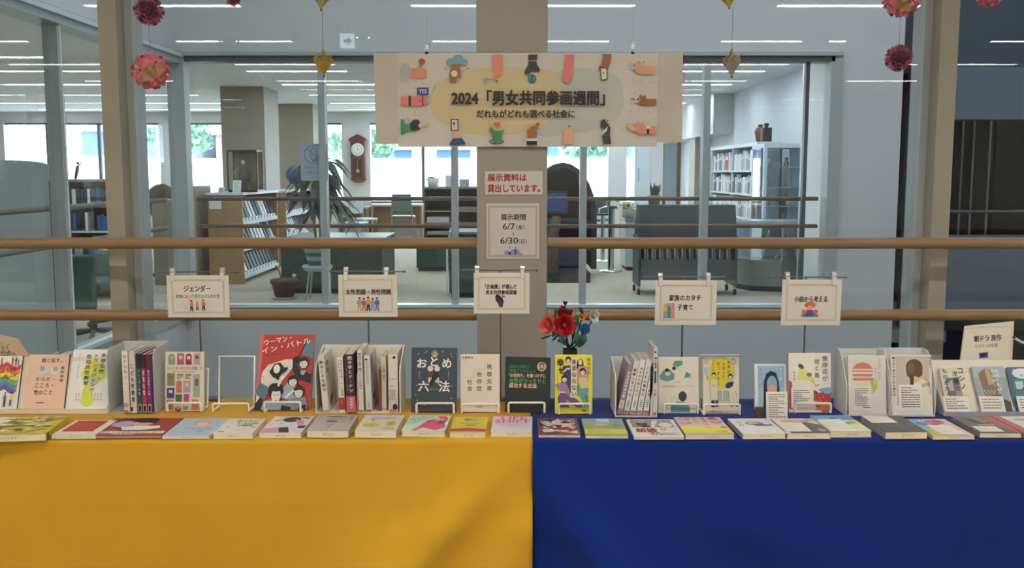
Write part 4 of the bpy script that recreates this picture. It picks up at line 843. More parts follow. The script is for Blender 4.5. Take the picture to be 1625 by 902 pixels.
def fa9(A, H):
    A.poly([(20,H),(35,H*.75),(45,H*.45),(60,H*.35),(75,H*.2),(70,H*.08),(90,H*.05),(98,H*.3),(90,H*.5),(98,H*.75),(80,H*.95)], '#cf5878'); A.ell(72, H*.3, 18, 10, '#e0a8b4'); A.poly([(45,H*.45),(50,H*.35),(70,H*.28),(60,H*.42)], '#a83458'); A.poly([(30,H),(45,H*.8),(70,H*.92),(66,H)], '#e4c4b8'); A.text('百円', 76, H*.38, 92, H*.56, '#3a2c5c', bold=.05)
    A.text('ずっとあなたが', 8, H*.08, 60, H*.18, '#3c7048'); A.text('女ぎらい', 6, H*.22, 38, H*.32, '#2c5c40'); A.text('ニッポンの', 4, H*.38, 34, H*.46, '#3a6a6a'); A.text('ミソジニー', 4, H*.5, 30, H*.58, '#3a6a6a')
flat(637, 706, 684, 693.5, 651.5, 717, 659.5, '#c4dcc0', 'mint green and pink flat book before the slate law book', fa9, spine='R', spcol='#c9b89c')
def fa10(A, H): A.poly([(0,H*.78),(50,H*.72),(100,H*.78),(100,H*.94),(0,H*.94)], '#b83c34'); A.rect(0, H*.94, 100, H, '#d0b8a0'); A.ell(48, H*.2, 18, 8, '#5a4a34'); A.ell(60, H*.2, 10, 7, '#c99c8c'); A.ring(66, H*.18, 20, 12, 4, '#a8a89c'); A.text('鳥がぼくらは祈り、', 22, H*.42, 86, H*.52, '#6a6418', bold=0); A.rect(40, H*.56, 70, H*.6, '#4a4418')
flat(712, 771, 687, 695.5, 723, 775, 662, '#cfc028', 'yellow flat book with a red lower band, left of the pink lettered one', fa10, spine='L', spcol='#4a4434')
def fa11(A, H):
    A.text('LIFE', 22, H*.03, 86, H*.22, '#cf62a8', bold=.04); A.text('SHIFT', 8, H*.24, 94, H*.44, '#cf62a8', bold=.04)
    for i in range(4): A.rect(14+i*4, H*(.46+.05*i), 88-i*8, H*(.475+.05*i), '#d8b4cc')
    A.text('ライフ・シフト', 38, H*.66, 68, H*.71, '#5a5054', bold=0); A.ell(52, H*.9, 1.5, 1.5, '#5a5054', n=6)
flat(779, 844, 685.5, 693.5, 783, 846, 661, '#d6c9cc', 'pale pink flat book with large pink LIFE SHIFT lettering', fa11, spine='R', spcol='#c9bdb8')
def fa12(A, H):
    rd = random.Random(12)
    for i in range(24): A.poly([(rd.uniform(0,100), rd.uniform(0,H)) for _ in range(3)], rd.choice(['#8c3440', '#2a2c4c', '#c8b0a4', '#5a5c5c', '#a8444c', '#3a3048', '#d8c4b4']))
    A.ell(50, H*.3, 16, H*.16, '#d0bcb4'); A.ell(72, H*.42, 12, H*.14, '#d8b8a8'); A.ell(70, H*.3, 14, 9, '#1e1c2a'); A.ell(32, H*.14, 12, 8, '#232038'); A.ell(88, H*.9, 4, 5, '#d8cfc8'); A.text('兄だったモノ', 3, H*.18, 14, H*.6, '#17151f', vert=True, bold=.05); A.text('大奥よしなが', 82, H*.08, 92, H*.6, '#17151f', vert=True, bold=.03); A.poly([(10,H*.75),(34,H*.7),(38,H*.9),(14,H*.92)], '#cfc9c4')
flat(854.5, 921, 690, 695.5, 852, 916, 664.5, '#7a4a58', 'dark red and navy comic, leftmost flat book on the blue cloth', fa12, pages=PAGEG)
def fa13(A, H):
    A.rect(0, 0, 100, H*.35, '#8fa8ac'); A.rect(36, 0, 66, H*.22, '#b0c8dc'); A.rect(0, H*.3, 100, H*.62, '#98a070'); A.ell(40, H*.36, 20, 9, '#b8c088'); A.rect(66, H*.1, 92, H*.55, '#8a9a8c'); A.rect(22, H*.28, 30, H*.58, '#a89878'); A.ell(82, H*.42, 12, 9, '#7a8a60'); A.rect(0, H*.66, 100, H*.95, '#d0cc58'); A.scrib(8, H*.7, 60, H*.9, 3, '#a09c3c', 3); A.text('この先、うち', 10, H*.12, 30, H*.2, '#4a5a50', bold=0)
flat(929.5, 997, 691, 696.5, 922.5, 987, 665, '#98a070', 'flat book with a green landscape and a pale yellow band', fa13, pages=PAGEG)
def fa14(A, H):
    A.rect(6, H*.04, 92, H*.48, '#8f8b84'); A.ell(28, H*.28, 12, H*.15, '#4a4438'); A.ell(28, H*.18, 12, 8, '#a89c6c'); A.poly([(42,H*.48),(52,H*.1),(64,H*.05),(60,H*.25),(50,H*.48)], '#cfcac4'); A.ell(76, H*.34, 14, H*.13, '#d6d1cb'); A.rect(26, H*.4, 44, H*.48, '#2c2a28')
    A.text('結婚', 10, H*.54, 52, H*.76, '#9c2438', bold=.04); A.text('が', 60, H*.52, 74, H*.68, '#5a5450'); A.text('ヤバい', 36, H*.76, 62, H*.94, '#5a2438', bold=.02); A.text('民法改正と', 64, H*.8, 94, H*.92, '#6a6460')
flat(1006.5, 1086, 693.5, 698, 993.5, 1068, 666, '#d9d2c8', 'thin white flat book with a grey photo and crimson title', fa14, pages=PAGEG, foot=False)
def fa15(A, H):
    A.rect(0, 0, 12, H*.6, '#b8b8b4'); 
    for x, y in ((20, H*.12), (18, H*.36), (82, H*.12), (84, H*.32)): A.ell(x, y, 13, H*.09, '#c0808c'); A.ell(x-2, y-3, 6, 5, '#e0b8a8')
    A.ell(80, H*.08, 8, 5, '#4a2c34'); A.text('わたしは、', 36, H*.03, 46, H*.44, '#a04858', vert=True, bold=.03); A.text('母性ない', 54, H*.06, 64, H*.5, '#a04858', vert=True, bold=.03); A.rect(0, H*.56, 100, H*.97, '#d6cc50'); A.ell(56, H*.64, 10, 7, '#d8b83c'); A.ell(90, H*.64, 7, 7, '#5a4c30'); A.ell(90, H*.67, 5, 5, '#d8a888'); A.text('なんでも解決', 66, H*.84, 90, H*.9, '#4a4428')
flat(1087.5, 1166, 689.5, 697.5, 1069, 1141, 662.5, '#d0b8b4', 'pink flat book with round faces and a yellow lower band', fa15, spine='L', spcol='#a8a4a8', pages=PAGEG)
def fa16(A, H): A.ell(52, H*.34, 22, H*.13, '#8a8478'); A.ell(48, H*.34, 12, H*.1, '#cfa88c'); A.poly([(44,H*.4),(90,H*.44),(88,H*.5),(50,H*.5)], '#1f2230'); A.line([(20,H*.54),(94,H*.5)], 2, '#a9b8cc'); A.line([(30,H*.14),(60,H*.12)], 3, '#8a98b8'); A.text('父の', 10, H*.2, 24, H*.5, '#6a6a70', vert=True); A.text('ママにさよなら', 84, H*.03, 95, H*.55, '#5a5a64', vert=True); A.scrib(40, H*.9, 60, H*.95, 1, '#8a8a8a', 2)
flat(1179, 1247.5, 688.5, 697, 1152.5, 1219.5, 664.5, '#d9d6d1', 'white flat book with a small sleeping figure drawing', fa16, spine='L', spcol='#a9a5a0')
def fa17(A, H): A.poly([(20,H*.4),(60,H*.22),(100,H*.45),(100,H),(10,H)], '#5c5451'); A.ell(48, H*.2, 34, H*.1, '#c99c8c'); A.ell(60, H*.1, 14, 8, '#d8b0a0'); A.ell(88, H*.8, 9, 12, '#c08c88'); A.scrib(72, H*.05, 92, H*.3, 4, '#8a8078', 2)
r_, w, h, T = flat(1249, 1318.5, 688, 697, 1222.5, 1289, 664.5, '#d6cabc', 'flat book with a dark grey shape and rosy shapes under a note', fa17, spine='L', spcol='#6a625c')
def slip(r, w, h, x0, y0, x1, y1, label):
    t = thing('note_card', label, 'card', r.matrix_world @ Matrix.Translation((w*x0, h*y0, .0012))); MB().box((0, 0, 0), (w*(x1-x0), h*(y1-y0), .0005), mat('note_paper', '#ddd6ca', .7)).build('paper', t)
    a = Art((0, 0, 100, 60), w*(x1-x0), h*(y1-y0)); a.scrib(8, 6, 92, 54, 6, '#b8b2aa', 1.6, 3); a.done(t, pname='printed_lines')
bpy.context.view_layer.update()
slip(r_, w, h, .03, .08, .60, .66, 'white printed note lying on the dark grey and rosy flat book')
def fa18(A, H): A.rect(0, 0, 100, H*.38, '#7a9cc8'); A.ell(50, H*.2, 10, 5, '#3a4a50'); A.rect(0, H*.34, 100, H, '#d9d8cc'); A.poly([(50,H*.45),(100,H*.36),(100,H),(70,H*.96)], '#cfd49c'); A.poly([(48,H*.45),(90,H*.42),(92,H*.52),(56,H*.6)], '#8a9a4c'); A.line([(50,H*.5),(62,H*.6),(92,H*.58)], 3, '#6a7440'); A.scrib(70, H*.1, 95, H*.3, 2, '#5a7aa8', 2)
r_, w, h, T = flat(1318, 1384, 684.5, 694.5, 1284, 1345.5, 659.5, '#d6cfbc', 'flat book with a blue sky and pale green field cover', fa18, spine='L', spcol='#cfc4ae')
bpy.context.view_layer.update(); slip(r_, w, h, .04, .1, .62, .7, 'white printed note lying on the blue sky flat book')
def fa19(A, H):
    rd = random.Random(19)
    for i in range(26): A.ell(rd.uniform(25, 95), rd.gauss(H*.64, 9), rd.uniform(1.5, 5), rd.uniform(1.5, 4), rd.choice(['#8a807c', '#a09690', '#77706c']), n=7)
    for i in range(8): A.ell(rd.uniform(62, 82), rd.uniform(H*.1, H*.3), 3, 3, '#8a8478', n=7)
r_, w, h, T = flat(1404.5, 1473, 685.5, 697.5, 1365, 1429, 660.5, '#524e4c', 'thick charcoal flat book with faint grey blossoms', fa19, spine='L', spcol='#9a9490')
bpy.context.view_layer.update(); slip(r_, w, h, .0, .52, .62, .99, 'white printed note lying on the upper half of the charcoal flat book')
def fa20(A, H): A.rect(0, 0, 40, H*.6, '#8aa8cc'); A.ell(60, H*.2, 24, H*.14, '#c06c7c'); A.ell(70, H*.14, 10, 8, '#a83a50'); A.ell(20, H*.3, 14, 16, '#6a84a0'); A.poly([(0,H*.66),(40,H*.6),(44,H),(0,H)], '#b4bc4c'); A.ell(50, H*.36, 10, 4, '#b04040'); A.ell(30, H*.12, 8, 5, '#d0d8e0')
r_, w, h, T = flat(1479.5, 1549, 692, 698, 1437, 1497, 665.5, '#d4b4b0', 'flat book with blue, red and lime watercolour shapes', fa20, spine='L', spcol='#c9b99a')
bpy.context.view_layer.update(); slip(r_, w, h, .24, .04, .82, .58, 'white printed note lying on the watercolour flat book')
def fa21(A, H): A.rect(0, 0, 100, H, '#6c6560'); A.poly([(30,0),(60,0),(70,H*.3),(44,H*.45)], '#8f8474'); A.poly([(20,H*.1),(38,H*.1),(52,H*.45),(30,H*.5)], '#4a4440'); A.poly([(66,0),(100,0),(100,H),(92,H)], '#b06058'); A.rect(30, H*.48, 70, H*.56, '#a89c80')
r_, w, h, T = flat(1553.5, 1623, 687.5, 695.5, 1511, 1571, 661.5, '#7c746e', 'thick brownish grey flat book with a rose red right strip', fa21, spine='L', spcol='#857d76')
bpy.context.view_layer.update(); slip(r_, w, h, .06, .04, .62, .36, 'small white note lying on the brownish grey flat book')
def fa22(A, H): A.poly([(0,0),(16,0),(26,H),(0,H)], '#b86460'); A.ell(60, H*.2, 24, 8, '#a8a49e'); A.poly([(50,H*.25),(80,H*.3),(90,H*.5),(70,H*.5)], '#9a9894')
flat(1625, 1694, 688, 696, 1577, 1637, 661, '#d9cfc4', 'white flat book with a rose spine at the right photo edge', fa22, spine='L', spcol='#b86460')

# ------------------------------------------------------------------ small hanging signs on wire stands
def card(px0, px1, y0, y1, wx0, wx1, wy, polex, clips, label, art, Y=2.70):
    P0 = W(px0, y1, Y); P1 = W(px1, y1, Y); w = (P1-P0).length; top = W(px0, y0, Y); H = top.z - P0.z
    st = thing('wire_sign_stand', 'thin grey wire stand of the ' + label.replace('white sign card', 'sign'), 'stand', Vector((W(polex, 500, Y).x, Y+.012, ZT))); g = mat('grey_wire', '#6e6c68', .35, .6)
    zb = W(polex, wy, Y).z; ox = W(polex, 500, Y).x
    MB().tube([(0, 0, .004), (0, 0, zb-ZT)], .0025, g, 8).build('pole', st); MB().box((-.05, -.02, 0), (.05, .02, .004), g).build('foot', st)
    MB().tube([(W(wx0, wy, Y).x-ox, 0, zb-ZT+.001), (W(wx1, wy, Y).x-ox, 0, zb-ZT)], .0018, g, 8).ball((W(wx0, wy, Y).x-ox, 0, zb-ZT+.001), .0035, g, 6).ball((W(wx1, wy, Y).x-ox, 0, zb-ZT), .0035, g, 6).build('cross_wire', st)
    t = thing('sign_card', label, 'sign', frame(P0, (1, 0, (P1.z-P0.z)/w), (0, -.02, 1)))
    MB().box((0, 0, -.0012), (w, H, 0), mat('card_paper', '#d0c8bb', .7)).build('paper', t)
    a = Art((px0, y0, px1, y1), w, H); gx, gy = (px1-px0)*.075, (y1-y0)*.1
    for i, c in enumerate(('#c4b79f', '#bfb199', '#c6b9a2')):
        d = i*1.1; a.line([(px0+gx+d, y0+gy+d), (px1-gx-d, y0+gy+d), (px1-gx-d, y1-gy-d), (px0+gx+d, y1-gy-d), (px0+gx+d, y0+gy+d)], 1.0, c)
    art(a); a.done(t, pname='drawing')
    for cx in clips:
        c = thing('clip', 'clear clip on the %s, %s' % (label.replace('white sign card', 'sign'), 'left' if cx < (px0+px1)/2 else 'right'), 'clip', W(cx, y0, Y) + Vector((0, .001, 0))); k = .0055
        MB().box((-k, -.008, -.016), (k, -.004, .006), mat('clip_plastic', '#c9c6bf', .2)).box((-k, -.008, .004), (k, .012, .008), mat('clip_plastic', '#c9c6bf', .2)).build('jaw', c, bevel=.001)
        MB().tube([(-.006, .004, .013), (.006, .004, .013)], .008, mat('clip_ring', '#dcdcd8', .15, .6), 12).build('roll', c)
K = '#1d1a1a'
def s1(a):
    a.text('ジェンダー', 294, 453, 336, 463, K, bold=.03); a.text('社会によって作り上げられた性', 281, 467, 350, 473.5, K, bold=.0)
    a.fig(305, 494, 17, top='#e08a30'); a.fig(314, 493, 13, top='#d88a70', hair='#5a3a2a'); a.fig(324, 493, 17, top='#d86a3c'); a.ell(296, 486, 3, 5, '#c9c4bc'); a.poly([(300,475),(303,473),(303,482)], '#e0a080')
card(267, 365, 437, 504, 250, 375, 433, 314.5, (274, 353), 'white sign card above the left book box reading about gender', s1)
def s2(a):
    a.text('女性問題・男性問題', 550, 459, 621, 467.5, K, bold=.04)
    for x, c, b, hh in ((571, '#7f9cc0', '#d89a4c', 21), (578, '#a8506c', '#c0607c', 20), (585, '#d88a30', '#20222c', 22), (592, '#7aa0b0', '#6a98b0', 20), (599, '#6a5a98', '#7a70a8', 21)): a.fig(x, 493.5, hh, top=c, bot=b)
card(538, 631, 436, 503, 523, 641, 432, 583.5, (549, 613), 'white sign card with five linked figures', s2)
def s3(a):
    a.text('「企画課」が選んだ', 770, 451, 820, 458.5, K, bold=.03); a.text('男女共同参画図書', 771, 460.5, 820, 467.5, K, bold=.03)
    a.poly([(786,470),(792,468),(798,474),(800,480),(794,482),(787,478)], '#20242c'); a.poly([(790,480),(799,478),(798,487),(793,488)], '#34406c'); a.poly([(795,468),(800,470),(797,474)], '#d89070'); a.ell(789, 469, 2, 2, '#20242c'); a.rect(797, 469, 801, 472, '#c05040')
card(752, 840, 433, 498, 733, 852, 430, 794, (757, 829), 'white sign card in front of the beige column', s3)
def s4(a):
    a.text('家族のカタチ', 1061, 468, 1111, 477.5, K, bold=.03); a.text('子育て', 1074, 483, 1099, 492.5, K, bold=.03)
    a.ell(1056, 489, 4.5, 7, '#d0b050'); a.rect(1052, 494, 1060, 505, '#7a9c94'); a.ell(1061, 484, 5, 3, '#a09ab0'); a.poly([(1058,486),(1064,486),(1066,505),(1059,505)], '#4a7c84'); a.poly([(1065,484),(1070,488),(1070,506),(1064,506)], '#e08a70'); a.ell(1067, 484, 3, 3.5, '#c08a90')
card(1039, 1136, 445, 516, 1024, 1150, 441, 1084.5, (1048, 1124), 'white sign card with an embracing family drawing', s4)
def s5(a):
    a.text('小説から考える', 1259, 470, 1311, 479.5, K, bold=.03)
    a.ell(1284, 484, 9, 5, '#d86a44'); a.ell(1284, 490, 5, 5, '#d8a48c'); a.poly([(1272,500),(1280,492),(1288,492),(1296,500),(1292,503),(1276,503)], '#3a5a8c'); a.ell(1275, 495, 4, 3.5, '#d8604c'); a.ell(1293, 495, 4, 3.5, '#d8604c'); a.poly([(1281,494),(1287,494),(1284,503)], '#6a4a8c'); a.ell(1274, 501, 4, 2, '#5a7a5a'); a.ell(1294, 501, 4, 2, '#5a7a5a')
card(1239, 1333, 444, 516.5, 1222, 1345, 441, 1280, (1250, 1323), 'white sign card with an orange haired portrait', s5)

# ------------------------------------------------------------------ banner and notices on the column
YB = 3.135
P0 = W(632, 233, YB); P1 = W(1042, 233, YB); bw = (P1-P0).length; bh = W(632, 84, YB).z - P0.z
t = thing('banner', 'wide paper banner of the 2024 gender equality week hung across the column', 'banner', frame(P0, (1,0,0), (0,0,1)))
bp_ = mat('banner_paper', '#cbc3b7', .6, grain=.02, gscale=6)
MB().box((0, 0, -.001), (bw, bh, 0), bp_).build('centre_sheet', t)
for q in ((592.5, 640, 597, 640, 84, 228.5), (1035, 1084, 1035, 1082.5, 82.5, 226)):
    pts = [W(q[2], q[5], YB) - P0, W(q[3], q[5], YB) - P0, W(q[1], q[4], YB) - P0, W(q[0], q[4], YB) - P0]
    MB().prism([(v.x, v.z, -.002) for v in pts], (0, 0, -.001), mat('banner_paper_side', '#c0b6a8', .6)).build('side_sheet', t)
a = Art((632, 84, 1042, 233), bw, bh)
def gx(x): return 580 + x * 270 / 1353
def gy(y): return 60 + y * 180 / 902
def hx(x): return 820 + x * 280 / 1403
for L_, X_f in ():
    pass
YC, BC = '#ccb78c', '#b9b8ab'
for cx, cy, rx, ry in ((770, 160, 88, 47), (720, 150, 34, 28), (760, 125, 45, 18), (810, 125, 60, 19), (850, 140, 50, 32), (725, 175, 40, 24), (780, 200, 60, 16)): a.ell(cx, cy, rx, ry, YC, n=28)
for cx, cy, rx, ry in ((920, 160, 70, 45), (950, 140, 38, 28), (900, 190, 60, 22), (955, 170, 32, 26), (920, 120, 40, 12), (870, 205, 30, 12)): a.ell(cx, cy, rx, ry, BC, n=28)
for cx, cy, rx, ry in ((800, 160, 90, 40), (850, 150, 45, 36), (780, 130, 60, 20), (830, 190, 40, 16)): a.ell(cx, cy, rx, ry, YC, n=28)
rd = random.Random(77)
for i in range(46):
    x, y = rd.uniform(638, 680), rd.uniform(124, 200); a.poly([(x, y), (x+2, y), (x+1, y+3)], '#a49c8c')
    x = rd.uniform(996, 1038); a.ell(x, y, 1, 1, '#c49a94', n=6)
sk, br, dk, pk = '#d98a68', '#9a6434', '#3a3633', '#d97a74'
a.ell(644, 114, 8, 14, '#b0b0a2'); a.poly([(654,109),(676,109),(679,112),(678,118),(679,123),(672,124),(654,124)], sk); a.ell(671, 98, 5, 5, '#b8443c'); a.line([(671,103),(669,109)], 1, '#6a7a60'); a.ell(666, 106, 2.5, 1.3, '#8a9a80')
a.ell(728, 95, 9, 8, '#76a0b0'); a.ell(716, 99, 7, 6, '#76a0b0'); a.ell(738, 99, 6, 5, '#76a0b0'); a.rect(712, 98, 742, 103, '#76a0b0'); a.poly([(717,102),(731,102),(732,123),(729,125),(728,121),(724,132),(721,131),(715,130),(714,122)], br); a.ell(722, 117, 5, 5, '#d8cdb8'); a.poly([(706,110),(711,108),(709,111)], '#7a7a70'); a.poly([(739,110),(745,107),(744,110)], '#7a7a70')
a.poly([(781,87),(798,87),(798,115),(792,120),(785,124),(780,124),(784,119),(781,113)], sk); a.line([(768,124.5),(791,128)], 1.2, '#9a6a4c'); a.poly([(767,125),(772,125),(772,131),(767,131)], '#8ab0a8'); a.poly([(786,127),(791,128),(788,133)], '#c8604c')
a.poly([(838,87),(852,87),(851,100),(857,112),(854,115),(846,112),(838,118),(832,118),(833,112),(838,104)], dk); a.rect(838, 96, 852, 97.5, '#c08080'); a.ell(844, 125, 7, 7, '#3c6c94'); a.poly([(838,122),(843,119),(841,128)], '#4a9a8c'); a.poly([(846,120),(850,124),(846,130)], '#4a9a8c')
a.poly([(896,87),(910,87),(908,123),(905,124),(902,132),(897,132),(892,129),(890,122),(893,110)], pk)
a.poly([(955,86),(968,86),(967,100),(963,111),(955,112),(948,114),(948,107),(953,102)], br); a.poly([(951,107),(962,108),(963,126),(952,128)], '#2c2826'); a.poly([(952,108.5),(960.5,109),(961.5,125),(953.5,126.5)], '#dcd3c6'); a.ell(956, 116, 1.5, 1.5, '#8a8078', n=8)
a.poly([(1040,106),(1018,104),(1014,99),(1008,98),(1003,103),(1005,113),(1012,118),(1040,118)], '#d9a074'); a.ell(1000, 105, 5, 5, '#b4b4a8'); [a.ell(x, y, 1, 1, '#3a3430', n=6) for x, y in ((1004,104),(1011,99),(1019,99),(1005,113))]
a.rect(663, 139, 681.5, 150.5, '#3c4486'); a.text('YES', 666, 141.5, 678.5, 148, '#e0dcd8', bold=.02); a.poly([(637,153),(678,152),(679,160),(681,164),(672,168),(637,167)], pk); a.rect(649.5, 152, 653.5, 168, '#4a2c24'); a.line([(672,150),(672,168)], 1.6, '#2a2422'); a.ell(669, 160, 3, 3, '#c86660')
a.poly([(1040,157),(1024,157),(1022,150),(1018,153),(1015,149),(1012,154),(1008,158),(1013,161),(1009,164),(1014,167),(1040,167)], br); a.line([(1000,157),(1006,157)], 1.6, '#3a3430'); a.ring(1010, 158, 4, 4, .9, '#dcd3c6')
a.poly([(637,190),(641,190),(643,197),(653,197),(653,207),(645,208),(642,214),(637,214)], '#3e8a5e'); a.poly([(652,198),(656,191),(659,190),(665,190),(668,196),(670,201),(666,206),(658,208),(652,206)], '#2c2a29'); a.ell(668, 199.5, 3.5, 3.5, '#cfc4b0'); a.poly([(672,199),(681,196),(680,202)], '#cdb27c')
a.poly([(716,189),(728,189),(728,208),(716,208)], '#2c2826'); a.poly([(717.5,190.5),(726.5,190.5),(726.5,206.5),(717.5,206.5)], '#dcd3c6'); a.ell(721, 196, 2, 2.5, '#b8483c'); a.line([(721,198),(722,205)], .8, '#8a9088'); a.poly([(718,209),(729,208),(732,219),(720,219)], '#e0b088'); a.poly([(714,228),(719,220),(733,219),(739,227),(738,230),(714,230)], '#2c4a70')
a.poly([(784,196),(787,193),(790,195),(793,193),(794,196),(792,200),(788,203),(783,198)], '#d8604c'); a.ring(788, 225, 11, 3.6, 1.4, '#2c2826'); a.poly([(776,205),(780,202),(786,207),(793,208),(799,206),(800,208),(796,214),(796,225),(782,227),(782,214)], '#3e8a50')
a.poly([(836,207),(842,202),(849,199),(852,194),(856,195),(855,199),(850,208),(852,213),(851,219),(837,220)], br); a.rect(835.5, 220, 852, 224, '#e0dcd6'); a.rect(835.5, 224, 852, 230, '#1d1c1d')
a.poly([(893,208),(901,204),(911,205),(908,210),(908,229),(895,229)], '#dba87e'); a.ell(902.5, 200.5, 1.2, 1.4, '#3a3430')
a.poly([(952,192),(958,189),(964,197),(968,203),(967,213),(969,229),(957,229),(955,216),(960,205),(952,203)], '#3a3735'); a.poly([(951,214),(964,200),(962,208),(955,214)], '#dcd8d2'); [a.ell(x, y, 1.2, 1.2, '#2a2624', n=6) for x, y in ((963,192),(966,197))]; a.line([(956,215),(967,213)], 1, '#8a6a5a')
a.poly([(1040,201),(1022,201),(1019,192),(1014,197),(1011,192),(1009,200),(1005,206),(1012,213),(1040,213)], '#dd8c7c'); a.poly([(992,196),(1000,199),(1009,205),(1003,209),(994,202)], '#d3b070'); a.rect(1024, 200, 1030.5, 204, '#dcd8d2'); a.rect(1025, 205, 1029, 213, '#3a2c28')
a.text('2024「男女共同参画週間」', 718, 144, 958, 167, '#1a1414', bold=.05); a.text('だれもがどれも選べる社会に', 757, 174.5, 911, 187, '#1a1414', bold=.04); a.done(t)
for cx, lab in ((677, 'left'), (1004, 'right')):
    c = thing('clip', 'clear ribbon-like clip holding the banner top on its %s side' % lab, 'clip', W(cx, 84, YB)); k = mat('clip_ring', '#dcdcd8', .15, .6)
    MB().box((-.005, -.003, -.004), (.005, .003, .003), BLACK).build('jaw', c); MB().tube([(-.006, 0, .008), (.006, 0, .012), (-.006, 0, .018), (.007, 0, .022), (-.004, 0, .028), (.012, 0, .030)], .0045, k, 8).build('curl', c)
    MB().tube([(0, .001, .026), (0, .001, CZ - c.matrix_world.translation.z)], .0004, mat('nylon_line', '#9a9c9a', .4), 4).build('thread', c)
def notice(px0, px1, y0, y1, label, art, tilt=0):
    P = W(px0, y1, 3.146); Q = W(px1, y1, 3.146); w = Q.x-P.x; H = W(px0, y0, 3.146).z - P.z; t = thing('notice', label, 'notice', frame(P, (1, 0, tilt), (0, 0, 1)))
    MB().box((0, 0, -.0012), (w, H, 0), mat('notice_paper', '#cdc5b9', .65)).build('paper', t); a = Art((px0, y0, px1, y1), w, H); art(a); a.done(t, pname='drawing'); return t
def n1(a): a.text('展示資料は', 774, 276.5, 835.5, 288, '#a8242a', bold=.05); a.text('貸出しています。', 774, 293, 857, 305.5, '#a8242a', bold=.05)
notice(770, 861, 272, 309, 'small wide notice with red lettering taped to the column under the banner', n1, .004)
def n2(a):
    for d in (3, 4.2, 5.4): a.line([(772+d,324+d),(855.5-d,324+d),(855.5-d,411-d),(772+d,411-d),(772+d,324+d)], 1.2, '#b5aca0')
    a.text('展示期間', 795, 340, 834, 349.5, K, bold=.03); a.text('6/7', 798, 354.5, 817, 364.5, K, bold=.01); a.text('（金）', 819, 357, 832, 364.5, K); a.rect(814, 368.5, 814.8, 374, K); a.text('6/30', 794, 377, 822, 387, K, bold=.01); a.text('（日）', 823, 379.5, 836, 387, K)
    a.ell(811, 400, 12, 5, '#b8b4b4'); a.poly([(802,399),(812,396),(824,397),(825,404),(800,405)], '#8a9ab8'); a.fig(809, 405, 12, top='#c9c4c8', bot='#20222c'); a.fig(818, 405, 12, top='#4a7aa8', bot='#3a6a9c'); a.rect(826, 402, 828, 405, '#c0604c')
notice(772, 855.5, 323, 411, 'tall white notice with the exhibition dates, taped to the column', n2)
# ------------------------------------------------------------------ flowers
def fmat(n, c, r=.5): return mat(n, c, r)
VB = PZ(909, 650, ZT); VX = X_(909, 2.70)
vy = 2.70; v0 = Vector((VX-.006, vy, ZT))
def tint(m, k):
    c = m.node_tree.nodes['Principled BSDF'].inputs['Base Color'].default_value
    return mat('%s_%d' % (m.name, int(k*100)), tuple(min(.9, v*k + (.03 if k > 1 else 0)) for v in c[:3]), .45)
def blossom(c, r, m, axis, n=9, layers=4, seed=1):
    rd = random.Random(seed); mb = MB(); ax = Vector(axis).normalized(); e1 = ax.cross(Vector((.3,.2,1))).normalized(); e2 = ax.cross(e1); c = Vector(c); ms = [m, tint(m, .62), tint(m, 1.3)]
    if layers >= 6:      # spiky head of many little pointed florets
        mb.ball(c, r*.6, ms[1], 8)
        for i in range(90):
            z = 1 - 2*(i+.5)/90; a = i*2.39996; d = Vector((math.sqrt(1-z*z)*math.cos(a), math.sqrt(1-z*z)*math.sin(a), z)); s = d.cross(Vector((.1,.9,.3))).normalized(); q = d.cross(s); L = r*rd.uniform(.9, 1.2)
            for k in range(3):
                u = s*math.cos(k*2.1) + q*math.sin(k*2.1); mb.add([c+d*r*.5, c+d*L*.85+u*r*.16, c+d*L, c+d*L*.85+u.cross(d)*r*.12], [(0,1,2,3)], ms[(i+k) % 3])
        return mb
    mb.ball(c, r*.3, ms[1], 8)
    for L in range(layers):
        f = (L+1)/layers; rr = r*(.34+.66*f); cnt = 3 + L; wdt = rr*(.85 if L else .7); fl = .10 + .22*f
        for i in range(cnt):
            a = 2*math.pi*(i + .5*(L % 2))/cnt + rd.uniform(-.2, .2); d = e1*math.cos(a) + e2*math.sin(a); s = ax.cross(d); vs = []; hgt = rd.uniform(.9, 1.1); nu, nv = 5, 5
            for j in range(nu):
                t = j/(nu-1); ph = .25 + t*1.25; cen = c - ax*rr*.55 + d*rr*math.sin(ph)*.92 + ax*rr*(1.15*hgt*t*(1-.35*f)) + d*rr*fl*t**4
                for k in range(nv):
                    w_ = (k/(nv-1)-.5)*2; ed = math.sin(math.pi*min(1, .22+.62*t))
                    vs.append(cen + s*w_*wdt*ed*.8 - d*abs(w_)**2*rr*.30*ed + ax*(-abs(w_)**3*rr*.12))
            mb.add(vs, [(j*nv+k, j*nv+k+1, (j+1)*nv+k+1, (j+1)*nv+k) for j in range(nu-1) for k in range(nv-1)], ms[0] if (L+i) % 3 else ms[2 if i % 2 else 1], True)
    return mb
GR = fmat('leaf_green', '#12513a'); DG = fmat('stem_dark_green', '#14201a')
def leafm(mb, a, b, w, m):
    a, b = Vector(a), Vector(b); d = (b-a); s = d.cross(Vector((0, -1, 0))).normalized(); n = 7; vs = []
    for i in range(n+1):
        t = i/n; p = a + d*t + Vector((0, -.006*math.sin(math.pi*t), 0)); ww = w*math.sin(math.pi*min(1, t*.9+.06))**.8
        vs += [p - s*ww, p + Vector((0, .003, 0)), p + s*ww]
    fs = [(i*3+k, i*3+k+1, i*3+k+4, i*3+k+3) for i in range(n) for k in range(2)]
    mb.add(vs, fs, m, True); return mb
vh = W(0, 554, vy).z - ZT
t = thing('vase', 'black square vase behind the yellow book holding the bouquet', 'vase', v0)
